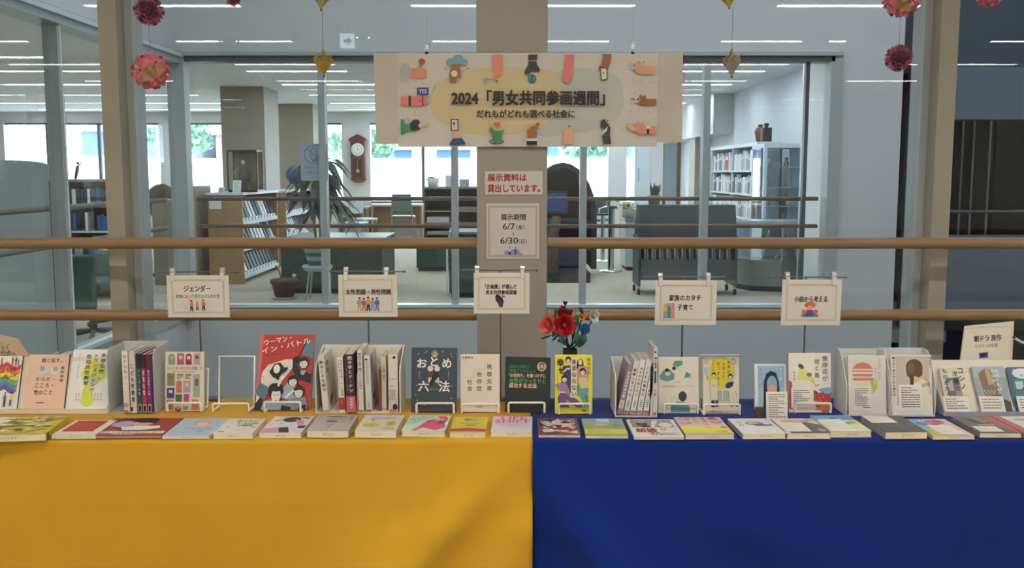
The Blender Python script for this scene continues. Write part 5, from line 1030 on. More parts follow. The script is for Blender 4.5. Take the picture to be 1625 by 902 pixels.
MB().box((-.019, -.019, 0), (.019, .019, .004), BLACK).box((-.019, -.019, 0), (-.016, .019, vh), BLACK).box((.016, -.019, 0), (.019, .019, vh), BLACK).box((-.016, -.019, 0), (.016, -.016, vh), BLACK).box((-.016, .016, 0), (.016, .019, vh), BLACK).build('body', t)
def px(x, y, dy=0): return W(x, y, vy+dy) - v0
def flower(label, pos, r, col, axis, path, layers=4, leaves=(), buds=(), seed=1, dy=0):
    t = thing('artificial_flower', label, 'flower', v0 + Vector((0, 0, .006)), None); o = Vector((0, 0, .006)); c = px(*pos, dy) - o
    base = Vector((random.uniform(-.008, .008), random.uniform(-.008, .008), .0)); mb = MB(); pts = [base, Vector((base.x*1.2, base.y, vh-.01))] + [px(*p, dy) - o for p in path] + [c]
    mb.tube(pts, .0022, DG, 7)
    for bx, by, br, bc in buds: mb.tube([pts[-1 if not path else -2], px(bx, by, dy) - o], .0016, DG, 6)
    mb.build('stem', t); m = mat('petal_' + col.strip('#'), col, .42); blossom(c, r, m, axis, layers=layers, seed=seed).build('petals', t)
    for bx, by, br, bc in buds: blossom(px(bx, by, dy) - o, br, mat('petal_' + bc.strip('#'), bc, .42), axis, layers=2, seed=seed+3).build('bud', t)
    for l in leaves: leafm(MB(), px(l[0], l[1], dy-.012) - o, px(l[2], l[3], dy-.012) - o, l[4], mat('petal_' + l[5].strip('#'), l[5], .45) if len(l) > 5 else GR).build('leaf', t)
    return t
flower('large salmon pink rose at the left of the bouquet', (869, 516), .023, '#cf5450', (-.5, -1, .3), [(898, 545)], layers=5, leaves=[(875, 532, 858, 538, .003, '#14201a'), (881, 522, 877, 535, .006), (886, 531, 876, 541, .004)], seed=2)
flower('large red rose in the middle of the bouquet', (896, 517), .0265, '#a8101e', (0, -1, .2), [(901, 545)], layers=5, leaves=[(888, 532, 898, 548, .008), (890, 534, 880, 531, .004)], seed=5, dy=-.012)
flower('small dark red rosebuds on the tallest stem', (891, 497), .013, '#7c101a', (0, -1, .6), [(899, 540), (896, 505)], layers=3, buds=[(893, 488.5, .0065, '#8a1420'), (902, 496, .011, '#8a1420'), (897, 481, .0055, '#14201a')], leaves=[(881, 505, 881, 490, .003, '#14402c')], seed=7, dy=.012)
flower('small orange blossom between the green leaves', (924, 503), .0095, '#cf7f18', (.2, -1, .4), [(911, 545)], layers=3, leaves=[(925, 498, 919, 488, .005, '#14201a'), (917, 518, 914, 500, .006)], seed=8)
flower('small pale yellow blossoms beside the red rose', (911, 513), .008, '#c9b040', (0, -1, 0), [(908, 545)], layers=2, buds=[(913, 520, .006, '#b09a34'), (909, 507, .006, '#c4b060')], seed=9)
flower('white rose at the right of the bouquet', (943, 502), .0155, '#cfc9c4', (.5, -1, .2), [(914, 548), (937, 514)], layers=4, leaves=[(936, 516, 947, 511, .002, '#b8b8b4')], seed=10)
flower('spiky blue blossom with a broad leaf under it', (928, 522), .0155, '#2070ac', (.2, -1, .1), [(915, 548)], layers=6, leaves=[(914, 528, 920, 552, .011), (929, 530, 921, 550, .010)], seed=11, dy=-.016)
flower('tiny dark green bud hanging low left of the vase', (888, 541), .005, '#14201a', (0, -1, -.3), [(903, 548)], layers=2, seed=12, leaves=[(893, 536, 899, 546, .004)])

# ------------------------------------------------------------------ hanging paper ornaments
def ico():
    p = (1 + 5**.5)/2; v = [Vector(q).normalized() for q in ((-1,p,0),(1,p,0),(-1,-p,0),(1,-p,0),(0,-1,p),(0,1,p),(0,-1,-p),(0,1,-p),(p,0,-1),(p,0,1),(-p,0,-1),(-p,0,1))]
    f = [(0,11,5),(0,5,1),(0,1,7),(0,7,10),(0,10,11),(1,5,9),(5,11,4),(11,10,2),(10,7,6),(7,1,8),(3,9,4),(3,4,2),(3,2,6),(3,6,8),(3,8,9),(4,9,5),(2,4,11),(6,2,10),(8,6,7),(9,8,1)]
    return v, f
IV, IF = ico(); THR = mat('grey_thread', '#6c6a68', .7)
def hang(x, y, label, r, kind, Y=3.0, up=None, seed=1, group=None):
    c = W(x, y, Y); t = thing('paper_ornament', label, 'ornament', c); rd = random.Random(seed); q = Matrix.Rotation(rd.uniform(0, 3), 4, 'Z') @ Matrix.Rotation(rd.uniform(0, 3), 4, 'X')
    top = (W(x, up, Y).z if up is not None else CZ) - c.z
    if kind == 'kusudama':
        for i, (a, b, d) in enumerate(IF):
            va, vb, vd = [q @ (IV[j]*r*.88) for j in (a, b, d)]; ap = (va+vb+vd).normalized()*r*1.0; m = mat('origami_pink', '#cf6878', .6) if rd.random() < .62 else mat('origami_tan' if rd.random() < .5 else 'origami_rose', '#a8825c' if rd.random() < .5 else '#d88a90', .6)
            mb = MB(); mids = [(va+vb)/2*1.09, (vb+vd)/2*1.09, (vd+va)/2*1.09]
            for p0, p1, p2 in ((va, vb, mids[0]), (vb, vd, mids[1]), (vd, va, mids[2])): mb.add([ap, p0, p2], [(0,1,2)], m); mb.add([ap, p2, p1], [(0,1,2)], m)
            mb.build('folded_unit', t)
        for i, v in enumerate(IV):
            v = q @ v; e1 = v.cross(Vector((.2,.5,.8))).normalized(); e2 = v.cross(e1); mb = MB(); ms_ = [mat('origami_pink', '#cf6878', .6), mat('origami_rose', '#d88a90', .6), mat('origami_deep', '#8a3448', .7)]
            for k in range(5):
                a = 2*math.pi*k/5 + .3*i; d = e1*math.cos(a)+e2*math.sin(a); s_ = v.cross(d); mb.add([v*r*.80, v*r*.88+d*r*.38-s_*r*.15, v*r*.99+d*r*.27, v*r*.88+d*r*.38+s_*r*.15], [(0,1,2),(0,2,3)], ms_[(k+i) % 2])
            mb.ball(tuple(v*r*.84), r*.07, ms_[2], 6); mb.build('folded_star', t)
    elif kind == 'spiky':
        pk_, gy_ = mat('origami_dusty_pink', '#b85878', .6), mat('origami_grey_brown', '#4a403e', .6)
        MB().ball((0,0,0), r*.62, mat('origami_plum', '#5a2038', .7), 10).build('core', t)
        for i, v in enumerate(IV):
            v = q @ v; e1 = v.cross(Vector((.2,.5,.8))).normalized(); e2 = v.cross(e1); mb = MB()
            for k in range(10):
                a = 2*math.pi*k/10; d = e1*math.cos(a)+e2*math.sin(a); s = v.cross(d); mb.add([v*r*.72, v*r*.98 + d*r*.12 - s*r*.05, v*r*.9 + d*r*.27, v*r*.98 + d*r*.12 + s*r*.05], [(0,1,2,3)], gy_)
            mb.build('dark_flower', t)
            mb = MB()
            for k in range(10):
                a = 2*math.pi*(k+.5)/10; d = e1*math.cos(a)+e2*math.sin(a); s = v.cross(d)
                for rr, sp_ in ((.98, .40), (1.04, .50)):
                    o = (v + d*sp_).normalized(); mb.add([o*r*.6, (o - s*.11).normalized()*r*rr, o*r*(rr-.14), (o + s*.11).normalized()*r*rr], [(0,1,2),(0,2,3)], pk_)
            mb.build('pink_petals', t)
    else:      # folded gold bird-like lantern
        m = mat('origami_gold_' + kind, {'gold': '#a58c3e', 'goldgrey': '#9c927a', 'olive': '#a8a860', 'brightgold': '#c0a428'}[kind], .45, .25, grain=.25, gscale=60); mb = MB(); n = 8; H = r*1.25; ring = []
        for k in range(n):
            a = 2*math.pi*k/n + rd.uniform(-.1, .1); rr = r*(1 if k % 2 else .66)*rd.uniform(.78, 1.08); ring.append(Vector((rr*math.cos(a), rr*math.sin(a), H*.18*rd.uniform(-.6, 1))))
        bot, tp = Vector((r*.05, 0, -H)), Vector((0, 0, H*.62)); vs = ring + [bot, tp]
        mb.add(vs, [(n, (k+1) % n, k) for k in range(n)] + [(n+1, k, (k+1) % n) for k in range(n)], m); mb.build('body', t)
        for k in range(n):
            a = ring[k]; o = MB(); o.add([a*1.02, a*.5 + Vector((0,0,H*rd.uniform(.45,.7))), a*rd.uniform(.95,1.2) + Vector((0,0,H*rd.uniform(.1,.5))), a*.9 - Vector((0,0,H*.2))], [(0,1,2),(0,3,1)], m); o.build('folded_flap', t)
        o = MB(); o.add([Vector((r*.5,0,H*.35)), Vector((r*1.15,0,H*.72)), Vector((r*.6,.004,H*.25))], [(0,1,2)], m); o.build('beak_tip', t)
        o = MB(); o.lathe([(r*.10, H*.3), (r*.2, H*.62), (r*.06, H*.95)], m, (0,0,0), 6, smooth=False); o.build('neck', t); MB().ball(tuple(bot), r*.09, BLACK, 6).build('bead', t)
    MB().tube([(0, 0, r*.5), (0, 0, top)], .0007, THR, 5).build('thread', t)
    return t
px2m = 3.0 / F
hang(239, 113, 'pink and tan faceted paper ball, lower one of the left string', 29*px2m, 'kusudama', up=38, seed=3)
hang(236.5, 17, 'spiky dark pink paper ball at the upper left', 23.5*px2m, 'spiky', seed=5)
hang(370, -2, 'small dark pink paper ball cut by the top edge of the photo', 12*px2m, 'spiky', seed=6)
hang(513, 99, 'gold folded paper lantern hanging left of the banner', 17*px2m, 'gold', up=14, seed=4)
hang(508, -5, 'pale olive folded paper point at the top edge above the left gold lantern', 16*px2m, 'olive', seed=9)
hang(1161, 99, 'grey gold folded paper lantern hanging right of the banner', 18*px2m, 'goldgrey', up=12, seed=14)
hang(1157, -8, 'bright gold folded paper point at the top edge above the right lantern', 16*px2m, 'brightgold', seed=10)
hang(1431, -2, 'pink faceted paper ball cut by the top edge at the upper right', 29*px2m, 'kusudama', seed=12)
hang(1426, 92.5, 'spiky pink and grey paper ball, lower one of the right string', 21.5*px2m, 'spiky', up=24, seed=11)
hang(1571, -14, 'pale pink paper ball barely in view at the top right corner', 24*px2m, 'kusudama', seed=18)

# ------------------------------------------------------------------ library furniture
def G(px_, py): return PZ(px_, py, 0)
SH = mat('shelf_laminate_brown', '#9a7a50', .5, grain=.1, gscale=6, stretch=(6, 6, .6)); STEELW = mat('white_steel', '#c9d2da', .4)
def mag_unit(y0, y1, x, top, label, seed, grp):
    t = thing('magazine_shelf', label, 'shelf', Vector((x, (y0+y1)/2, 0))); L = (y1-y0)/2; D = .42
    MB().box((-D, -L, 0), (0, -L+.03, top), SH).build('end_panel', t); MB().box((-D, L-.03, 0), (0, L, top), SH).build('end_panel', t); MB().box((-D, -L+.03, 0), (-D+.02, L-.03, top), SH).build('back_panel', t)
    MB().box((-D-.02, -L-.02, top), (.02, L+.02, top+.03), STEELW).build('top_panel', t)
    for z in (.06, .40, .72): MB().box((-D+.02, -L+.03, z), (0, L-.03, z+.02), STEELW).build('shelf', t); MB().box((-.01, -L+.03, z+.02), (0, L-.03, z+.05), STEELW).build('shelf_lip', t)
    rd = random.Random(seed); nb = max(4, int((y1-y0)/.15))
    cols = ['#1f2226', '#2c3034', '#d5dbe0', '#33404a', '#c4c9cc', '#17191c']
    for z in (.06, .40, .72):
        for i in range(nb):
            c = rd.choice(cols); yy = -L + .05 + (2*L-.1)*(i+.1)/nb; wd = (2*L-.1)/nb*.8
            o = MB().prism([(-.30, yy, z+.025), (-.02, yy, z+.025), (-.12, yy, z+.29), (-.30, yy, z+.29)], (0, wd*.8, 0), PM(c)).box((-.045, yy, z+.03), (-.015, yy+wd*.8, z+.085), PM('#cfd8e0')).build('magazine_file')
            o.matrix_world = Matrix.Translation((x, (y0+y1)/2, 0)); tag(o, '%s magazine, %s from the near end, %s board of %s' % ({'#1f2226': 'black', '#2c3034': 'charcoal', '#d5dbe0': 'white', '#33404a': 'navy', '#c4c9cc': 'pale grey', '#17191c': 'jet black'}[c], 'first second third fourth fifth sixth seventh eighth ninth tenth eleventh twelfth thirteenth'.split()[i], {.06: 'lowest', .40: 'middle', .72: 'top'}[z], grp), 'file', 'magazine files in the ' + grp)
    return t
mag_unit(11.9, 13.7, -3.28, 1.09, 'oak ended magazine shelf left of the potted plants', 4, 'nearer magazine shelf')
mag_unit(14.2, 15.75, -3.28, 1.07, 'second oak magazine shelf behind the leafy plant', 9, 'farther magazine shelf')
# doll case on the shelf
Z1 = 1.12; X0, X1 = X_(364, 12.1), X_(410, 12.1)
t = thing('doll_case', 'dark framed glass doll case with gold back on the magazine shelf', 'case', Vector(((X0+X1)/2, 12.25, Z1))); w2 = (X1-X0)/2; hh = W(0, 238, 12.1).z - Z1; bk = mat('case_black_frame', '#1d1b1b', .3)
MB().box((-w2, -.12, 0), (w2, .16, .03), bk).build('base', t); MB().box((-w2, .14, .03), (w2, .16, hh), mat('case_gold_back', '#8a6f42', .5)).build('back_panel', t); MB().box((-w2, -.12, hh-.02), (w2, .16, hh), bk).build('top', t)
for sx in (-1, 1):
    for yy in (-.12, .14): MB().box((sx*w2-.008, yy, .03), (sx*w2+.008, yy+.014, hh-.02), bk).build('post', t)
MB().box((-w2+.01, -.118, .03), (w2-.01, -.115, hh-.02), CASEG).build('glass_pane', t)
d = thing('doll', 'standing kimono doll with dark hair inside the glass case', 'doll', Vector(((X0+X1)/2-.02, 12.25, Z1+.03)))
MB().lathe([(.07, 0), (.05, .10), (.065, .2), (.05, .27), (.03, .30), (.02, .31)], mat('kimono_red_brown', '#5a3028', .6), (0,0,0), 12).tube([(-.04,0,.27), (-.11,-.03,.20), (-.06,-.06,.17)], [.025,.04,.015], mat('kimono_pattern', '#a8745c', .6), 8).tube([(.04,0,.27), (.10,-.02,.19), (.08,-.04,.1)], [.025,.045,.03], mat('kimono_dark', '#2a2024', .6), 8).build('kimono', d)
MB().ball((0, -.005, .345), .03, mat('doll_skin', '#dcc8b4', .5), 8, (.85, .85, 1.1)).build('head', d); MB().ball((0, .012, .362), .034, BLACK, 8).build('hair', d)
def leaning(px0, px1, y0, y1, Y, label, zb, col='#d4d6d4'):
    a = W(px0, y1, Y); b = W(px1, y1, Y); h = W(px0, y0, Y).z - zb; t = thing('sign_card', label, 'sign', frame(Vector((a.x, Y, zb)), (1,0,0), (0, .25, 1)))
    MB().box((0, 0, -.01), (b.x-a.x, h, 0), mat('paper_' + col[1:], col, .6)).build('paper', t); A = Art((0, 0, 100, 100*h/(b.x-a.x)), b.x-a.x, h); A.scrib(12, 10, 88, 100*h/(b.x-a.x)-10, 7, '#7a7f84', 5, 2); A.done(t, pname='printed_lines')
leaning(369, 382, 286, 309, 12.0, 'white leaning card in front of the doll case', 1.12); leaning(346, 356, 297, 309, 12.0, 'small pale card at the left end of the magazine shelf top', 1.12)
t = thing('notice', 'white label sheet on the oak end of the magazine shelf', 'notice', W(332, 332, 11.89)); MB().box((0, -.003, 0), (.15, 0, .1), mat('paper_d4d6d4', '#d4d6d4', .6)).build('paper', t)
# no-phone poster on the far glass
P = W(476, 287, FY - .03); Q = W(519, 287, FY - .03); hh = W(476, 228, FY - .03).z - P.z; t = thing('poster', 'grey white poster with a crossed-out phone on the far glass', 'poster', frame(P + Vector((0, .045, 0)), (1,0,0), (0,0,1)))
MB().box((0, 0, -.001), (Q.x-P.x, hh, 0), mat('poster_paper', '#a9b5bf', .6)).build('paper', t)
a = Art((440, 130, 565, 300), Q.x-P.x, hh); a.ring(505, 180, 48, 44, 5, '#8b8f98'); a.ring(500, 178, 14, 30, 4, '#7b8790')
for i in range(4): a.rect(494+i*9, 205-i*8, 500+i*9, 214, '#7b8790')
a.line([(468,150),(540,210)], 4, '#8b8f98'); a.text('携帯電話のご使用は', 455, 232, 550, 246, '#8494a4'); a.text('ご遠慮ください', 462, 255, 545, 270, '#8494a4'); a.done(t, pname='drawing')
# dark green low cabinets
def cab(px0, px1, yb, yt, label, depth=.5, m=DKGREEN):
    a = G(px0, yb); b = G(px1, yb); h = W(px0, yt, a.y).z; w = b.x-a.x
    t = thing('low_cabinet', label, 'cabinet', Vector((a.x, a.y, 0))); MB().box((0, 0, .05), (w, depth, h), m).build('body', t, bevel=.01); MB().box((.02, .02, 0), (w-.02, depth-.02, .05), BLACK).build('plinth', t)
    MB().box((-.01, -.01, h), (w+.01, depth+.01, h+.025), mat('cabinet_top_grey', '#66757a', .4)).build('top', t); return t, w, h
cab(447, 607, 466, 383, 'long dark green low cabinet behind the striped plant pot', 1.2)
cab(661, 711, 431, 388, 'small dark green cabinet below the newspaper shelf', .07)
t, w, h = cab(713, 757, 473, 372, 'dark green reading desk end beside the column', .7); MB().tube([(-.02, .0, .05), (-.02, 0, h*.75), (.02, 0, h+.05), (.10, 0, h+.22)], .012, STEELW, 8).build('side_rail', t)
# plants
def dracaena(px_, pb, yt, Y, label):
    zb = W(px_, pb, Y).z; t = thing('leafy_plant', label, 'plant', Vector((X_(px_, Y), Y, zb))); st = mat('plant_stem', '#8a7a5c', .8); lf = mat('plant_leaf_dark', '#27402f', .5); rd = random.Random(4)
    for hx, hz in ((-.10, .62), (.0, .80), (.09, .55), (.02, .95)):
        MB().tube([(hx*.2, 0, 0), (hx*.6, rd.uniform(-.03,.03), hz*.5), (hx, 0, hz)], .014, st, 6).build('stem', t); mb = MB()
        for i in range(26):
            a = rd.uniform(0, 6.28); L = rd.uniform(.26, .44); el = rd.uniform(-.1, .9); d0 = Vector((math.cos(a), math.sin(a), 0)); s = Vector((-math.sin(a), math.cos(a), 0)); vs = []
            for j in range(6):
                q = j/5; p = Vector((hx, 0, hz)) + d0*L*q*math.cos(el*.6) + Vector((0,0,1))*(L*q*math.sin(el) - L*.95*q*q); wd = .044*math.sin(math.pi*(.08+.9*q)); vs += [p-s*wd, p+s*wd]
            mb.add(vs, [(j*2, j*2+1, j*2+3, j*2+2) for j in range(5)], lf, True)
        mb.build('leaf_crown', t)
    return t
Ys = 10.3
a = G(501, 470); Ys = a.y - .3
dracaena(508, 402, 262, Ys, 'large drooping dark leafed plant in the striped pot')
zs = W(500, 421, Ys).z
t = thing('plant_pot', 'round grey striped pot of the large plant on the white stool', 'pot', Vector((X_(503, Ys), Ys, zs+.01))); ph = W(500, 395, Ys).z - zs
for i in range(4): MB().lathe([(.10+.012*i, ph*i/4), (.105+.012*i, ph*(i+.5)/4), (.112+.012*i, ph*(i+1)/4)], mat('pot_grey_%d' % (i % 2), ['#4f5a60', '#98a2a8'][i % 2], .4), (0,0,0), 20).build('pot_band', t)
MB().lathe([(.0001, ph*.93), (.14, ph*.93)], mat('soil', '#3a3028', .9)).build('soil', t)
t = thing('stool', 'white scalloped stool with splayed legs under the striped pot', 'stool', Vector((X_(503, Ys), Ys, 0)))
MB().lathe([(.0001, zs), (.16, zs), (.165, zs-.02), (.13, zs-.06), (.0001, zs-.06)], mat('stool_white', '#a9b6b6', .5)).build('seat', t)
for k in range(4): aa = math.pi/4 + k*math.pi/2; MB().tube([(.10*math.cos(aa), .10*math.sin(aa), zs-.05), (.16*math.cos(aa), .16*math.sin(aa), 0)], [.014, .010], mat('stool_leg', '#98a098', .5), 8).build('leg', t)
a = G(455, 472); t = thing('plant_pot', 'reddish brown flower pot on a white saucer on the library floor', 'pot', Vector((a.x, a.y-.1, 0)))
MB().lathe([(.0001, .02), (.10, .02), (.135, .17), (.15, .17), (.15, .21), (.13, .21), (.12, .17), (.0001, .17)], mat('terracotta_brown', '#5c2f26', .6)).build('pot', t); MB().lathe([(.0001, 0), (.12, 0), (.14, .018), (.0001, .018)], mat('saucer_white', '#b8bcb8', .5)).build('saucer', t)
MB().tube([(-.02, 0, .17), (-.05, 0, .29), (-.09, 0, .36)], .01, mat('plant_stem_green', '#5c6c3c', .7), 6).build('stem', t); MB().ball((.12, -.04, .25), .025, mat('white_tag', '#b4bcb4', .5), 8).tube([(.12, -.04, .15), (.12, -.04, .24)], .004, CHROME, 5).build('plant_marker', t)
t = thing('globe', 'blue globe half hidden behind the no-phone poster', 'globe', Vector((X_(472, 14.6), 14.6, 1.03))); MB().ball((0, 0, .30), .15, mat('globe_blue', '#27406c', .35), 14).build('sphere', t); MB().lathe([(.0001,.0),(.09,0),(.09,.015),(.012,.03),(.012,.16),(.0001,.16)], DKGREY).build('stand', t); MB().tube([(.165*math.cos(q), 0, .30+.165*math.sin(q)) for q in [i*.26-1.57 for i in range(13)]], .008, CHROME, 6).build('meridian', t)
# pendulum clock on the pier
P = W(568, 213, 20.9); t = thing('wall_clock', 'brown pendulum clock with a white dial on the window pier', 'clock', Vector((P.x, 20.93, W(568, 290, 20.9).z))); h = P.z - t.location.z; bw_ = .15; cb_ = mat('clock_mahogany', '#5a2c1c', .4)
MB().box((-bw_, -.12, h*.08), (bw_, .04, h*.86), cb_).build('case', t, bevel=.01); MB().prism([(-bw_-.04,-.14,h*.86),(bw_+.04,-.14,h*.86),(bw_+.02,-.14,h*.91),(0,-.14,h),(-bw_-.02,-.14,h*.91)], (0,.18,0), cb_).build('crown', t); MB().prism([(-bw_-.03,-.13,h*.08),(-bw_*.5,-.13,0),(bw_*.5,-.13,0),(bw_+.03,-.13,h*.08)], (0,.17,0), cb_).build('foot', t)
mx = Matrix.Rotation(math.pi/2, 4, 'X'); 
MB().lathe([(.0001, .125), (.125, .125), (.135, .12)], mat('clock_dial', '#dfe3de', .4), (0,0,0), 24, Matrix.Translation((0, 0, h*.68)) @ mx).build('dial', t)
dd = MB()
for k in range(12): aa = k*math.pi/6; dd.box((.095*math.sin(aa)-.006, -.131, h*.68+.095*math.cos(aa)-.012), (.095*math.sin(aa)+.006, -.127, h*.68+.095*math.cos(aa)+.012), BLACK)
dd.box((-.004, -.133, h*.68), (.004, -.129, h*.68+.06), BLACK).box((0, -.133, h*.68-.005), (.05, -.129, h*.68+.003), BLACK).build('hands_and_marks', t)
MB().box((-.09, -.125, h*.12), (.09, -.12, h*.48), mat('clock_glass_dark', '#3a2018', .15)).build('door', t); MB().tube([(0,-.128,h*.46), (0,-.128,h*.26)], .005, CHROME, 6).ball((0, -.13, h*.24), .04, mat('brass', '#b8a468', .3, .8), 8).build('pendulum', t)
# wood window benches and chairs
DW = mat('desk_wood', '#9a7c5c', .5, grain=.1, gscale=6)
def desk(px0, px1, Y, zt, label):
    x0, x1 = X_(px0, Y), X_(px1, Y); t = thing('window_desk', label, 'desk', Vector(((x0+x1)/2, Y, 0))); w = (x1-x0)/2
    MB().box((-w, -.25, zt-.04), (w, .25, zt), mat('desk_top', '#b8a486', .4)).build('desk_top', t); 
    for x in (-w, w-.04): MB().box((x, -.22, 0), (x+.04, .25, zt-.04), DW).build('side_panel', t)
    MB().box((-w+.04, .18, .25), (w-.04, .21, zt-.04), DW).build('back_panel', t); return t
desk(592, 672, 20.6, .71, 'wooden study desk with a green chair under the centre window'); desk(760, 905, 20.6, .71, 'wooden study desk hidden mostly by the column'); desk(985, 1022, 19.3, .80, 'wooden desk end beside the tall cabinet door'); desk(540, 588, 20.6, .66, 'wooden desk below the pendulum clock')
def chair(px_, py, label, col, rz, s=1.0):
    p = G(px_, py); t = thing('reading_chair', label, 'chair', Matrix.Translation(p) @ Matrix.Rotation(rz, 4, 'Z') @ Matrix.Scale(s, 4)); m = mat('chair_' + col[1:], col, .5); wl = mat('chair_leg_wood', '#8a7458', .5)
    MB().box((-.21, -.21, .42), (.21, .21, .47), m).build('seat', t, bevel=.02)
    MB().prism([(-.19,.19,.55),(.19,.19,.55),(.17,.19,.86),(-.17,.19,.86)], (0,.03,0), m).build('backrest', t, bevel=.01)
    for sx in (-1, 1):
        MB().tube([(sx*.18, -.18, .42), (sx*.21, -.21, 0)], .014, wl, 7).build('leg', t); MB().tube([(sx*.18, .2, .62), (sx*.18, .19, .42), (sx*.21, .24, 0)], .014, wl, 7).build('leg', t)
    return t
chair(640, 383, 'green backed chair at the centre window desk', '#46645a', 3.14, 1.1); chair(562, 393, 'pale chair at the desk below the clock', '#8a989c', 1.3, 1.0); chair(577, 383.5, 'second pale chair right of the first one by the clock', '#9aa6aa', .9, 1.0)
chair(948, 385, 'dark chair behind the dark round-topped booth', '#3c3f44', -.5)
# newspaper shelf
Yn = 13.6; x0, x1 = X_(673, Yn), X_(762, Yn); zt = W(0, 300, Yn).z
t = thing('newspaper_shelf', 'brown open shelf stacked with newspapers left of the column', 'shelf', Vector(((x0+x1)/2, Yn, 0))); w = (x1-x0)/2; sb = mat('shelf_dark_brown', '#3c332c', .6)
for x in (-w, -.01, w-.02): MB().box((x, -.02, 0), (x+.02, .42, zt), mat('shelf_grey_side', '#55524c', .5)).build('side_panel', t)
MB().box((-w, .42, 0), (w, .44, zt), sb).build('back_panel', t); MB().box((-w, -.03, zt), (w, .44, zt+.03), mat('shelf_top_grey', '#77756c', .5)).build('top', t); nn = 0
for i in range(7):
    z = zt - .16*(i+1); MB().box((-w+.02, -.03, z), (w-.02, .42, z+.018), mat('shelf_board_tan', '#86755c', .5)).build('shelf', t)
    for xx, wd in ((-w+.04, w-.08), (.03, w-.08)):
        if (i*3+int(xx > 0)) % 4 != 3:
            o = thing('newspaper', 'folded newspaper on the %s board of the brown newspaper shelf, %s half' % (ORD[i].replace('nearest', 'top'), 'right' if xx > 0 else 'left'), 'newspaper', Vector(((x0+x1)/2+xx, Yn, z+.018)), 'folded newspapers on the brown shelf')
            MB().box((0, 0, 0), (wd, .36, .035 + .02*((i*7) % 3)), mat('newsprint_%d' % (i % 3), ['#8f9498', '#6c6a68', '#a9abac'][i % 3], .8)).build('paper_stack', o)
def boxon(px0, px1, y0, y1, Y, label, col):
    a = W(px0, y1, Y); b = W(px1, y0, Y); o = MB().box((0, 0, 0), (b.x-a.x, .18, b.z-a.z), mat('carton_' + col[1:], col, .6)); o.box((b.x-a.x-.02-(b.x-a.x)*.5, -.002, (b.z-a.z)*.3), (b.x-a.x-.02, 0, (b.z-a.z)*.7), mat('carton_print', '#8f979c', .6)); q = o.build('paper_box'); q.matrix_world = Matrix.Translation((a.x, Y, zt+.031)); tag(q, label, 'box')
boxon(707, 727, 280, 298, 13.7, 'pale box on the newspaper shelf, left of the two', '#b8c0c4'); boxon(729, 744, 286, 298, 13.7, 'smaller pale box on the newspaper shelf near the column', '#9fa8ac')
def smallpot(px_, yb, yt, Y, zb, label, col, lcol, seed, spiky=False, wd=.09):
    t = thing('potted_plant', label, 'plant', Vector((X_(px_, Y), Y, zb))); ph = wd*1.3; MB().lathe([(.0001, 0), (wd*.75, 0), (wd, ph), (wd*.85, ph), (.0001, ph*.9)], mat('pot_' + col[1:], col, .5), (0,0,0), 16).build('pot', t); rd = random.Random(seed); mb = MB(); H = W(px_, yt, Y).z - zb; lm = mat('leaf_' + lcol[1:], lcol, .5)
    for i in range(9 if spiky else 60):
        a = rd.uniform(0, 6.28); d0 = Vector((math.cos(a), math.sin(a), 0)); s = Vector((-math.sin(a), math.cos(a), 0))
        if spiky: b = d0*wd*.5*rd.random() + Vector((0,0,ph*.8)); e = b + d0*wd*rd.uniform(.1,1.0) + Vector((0,0,(H-ph)*rd.uniform(.6,1))); mb.add([b-s*.02, b+s*.02, (b+e)/2+s*.026, e, (b+e)/2-s*.026], [(0,1,2,3,4)], lm)
        else: b = Vector((0,0,ph)) + d0*wd*1.6*rd.random() + Vector((0,0,(H-ph)*rd.random())); mb.add([b-s*.03, b+d0*.04, b+s*.03, b-d0*.03+Vector((0,0,.02))], [(0,1,2,3)], lm)
    mb.build('foliage', t)
smallpot(688, 298, 277, 13.75, zt+.031, 'little plant in a white pot on the newspaper shelf', '#d0d4d4', '#3f5a48', 3, True, .09)
# booth with rounded top
Yd = 12.6; xa, xb = X_(838, Yd), X_(947, Yd); zt2 = W(0, 258, Yd).z; R = .42; t = thing('reading_booth', 'large black round-topped booth right of the column with a blue screen', 'booth', Vector(((xa+xb)/2, Yd, 0))); w = (xb-xa)/2; bm_ = mat('booth_black', '#1b1e24', .35)
zc = .75
def arch(w, zt, y0, y1, n=14): return [(w*math.cos(math.pi*i/n), y0, zc + (zt-zc)*math.sin(math.pi*i/n)) for i in range(n+1)]
o = arch(w, zt2, 0, 0); inn = arch(w-.07, zt2-.07, 0, 0)
for s_, yy in ((0, 0),):
    mb = MB(); n = len(o)
    for i in range(n-1): mb.prism([o[i], o[i+1], inn[i+1], inn[i]], (0, .9, 0), bm_)
    mb.box((-w, 0, .12), (-w+.07, .9, zc), bm_).box((w-.07, 0, .12), (w, .9, zc), bm_).build('shell', t)
MB().prism([(-w+.07, .86, .1)] + [(x, .86, z) for x, y, z in inn[::-1]] + [(w-.07, .86, .1)], (0, .04, 0), mat('booth_inner', '#22262e', .5)).build('back_panel', t)
MB().box((-w-.02, -.55, 0), (w*.72, .9, .12), bm_).build('base', t); MB().box((-w*.7, .2, .12), (w*.7, .84, .48), mat('booth_seat', '#1c2c4c', .6)).build('seat', t, bevel=.03); MB().box((-w+.08, .05, .72), (w-.08, .35, .76), mat('booth_counter', '#25304a', .4)).build('counter', t)
MB().box((-.30, .50, .82), (.10, .54, 1.12), mat('screen_frame', '#6a6252', .5)).build('screen_frame', t); MB().box((-.27, .495, .85), (.07, .50, 1.09), emis('booth_screen_blue', (.03, .09, .3), .22)).build('screen', t)
MB().tube([(-w*.35, -.4, .12), (-w*.33, -.4, .55), (-w*.2, -.3, .8)], [.10, .08, .06], mat('booth_brown_arm', '#4a352c', .5), 10).build('front_arm', t)
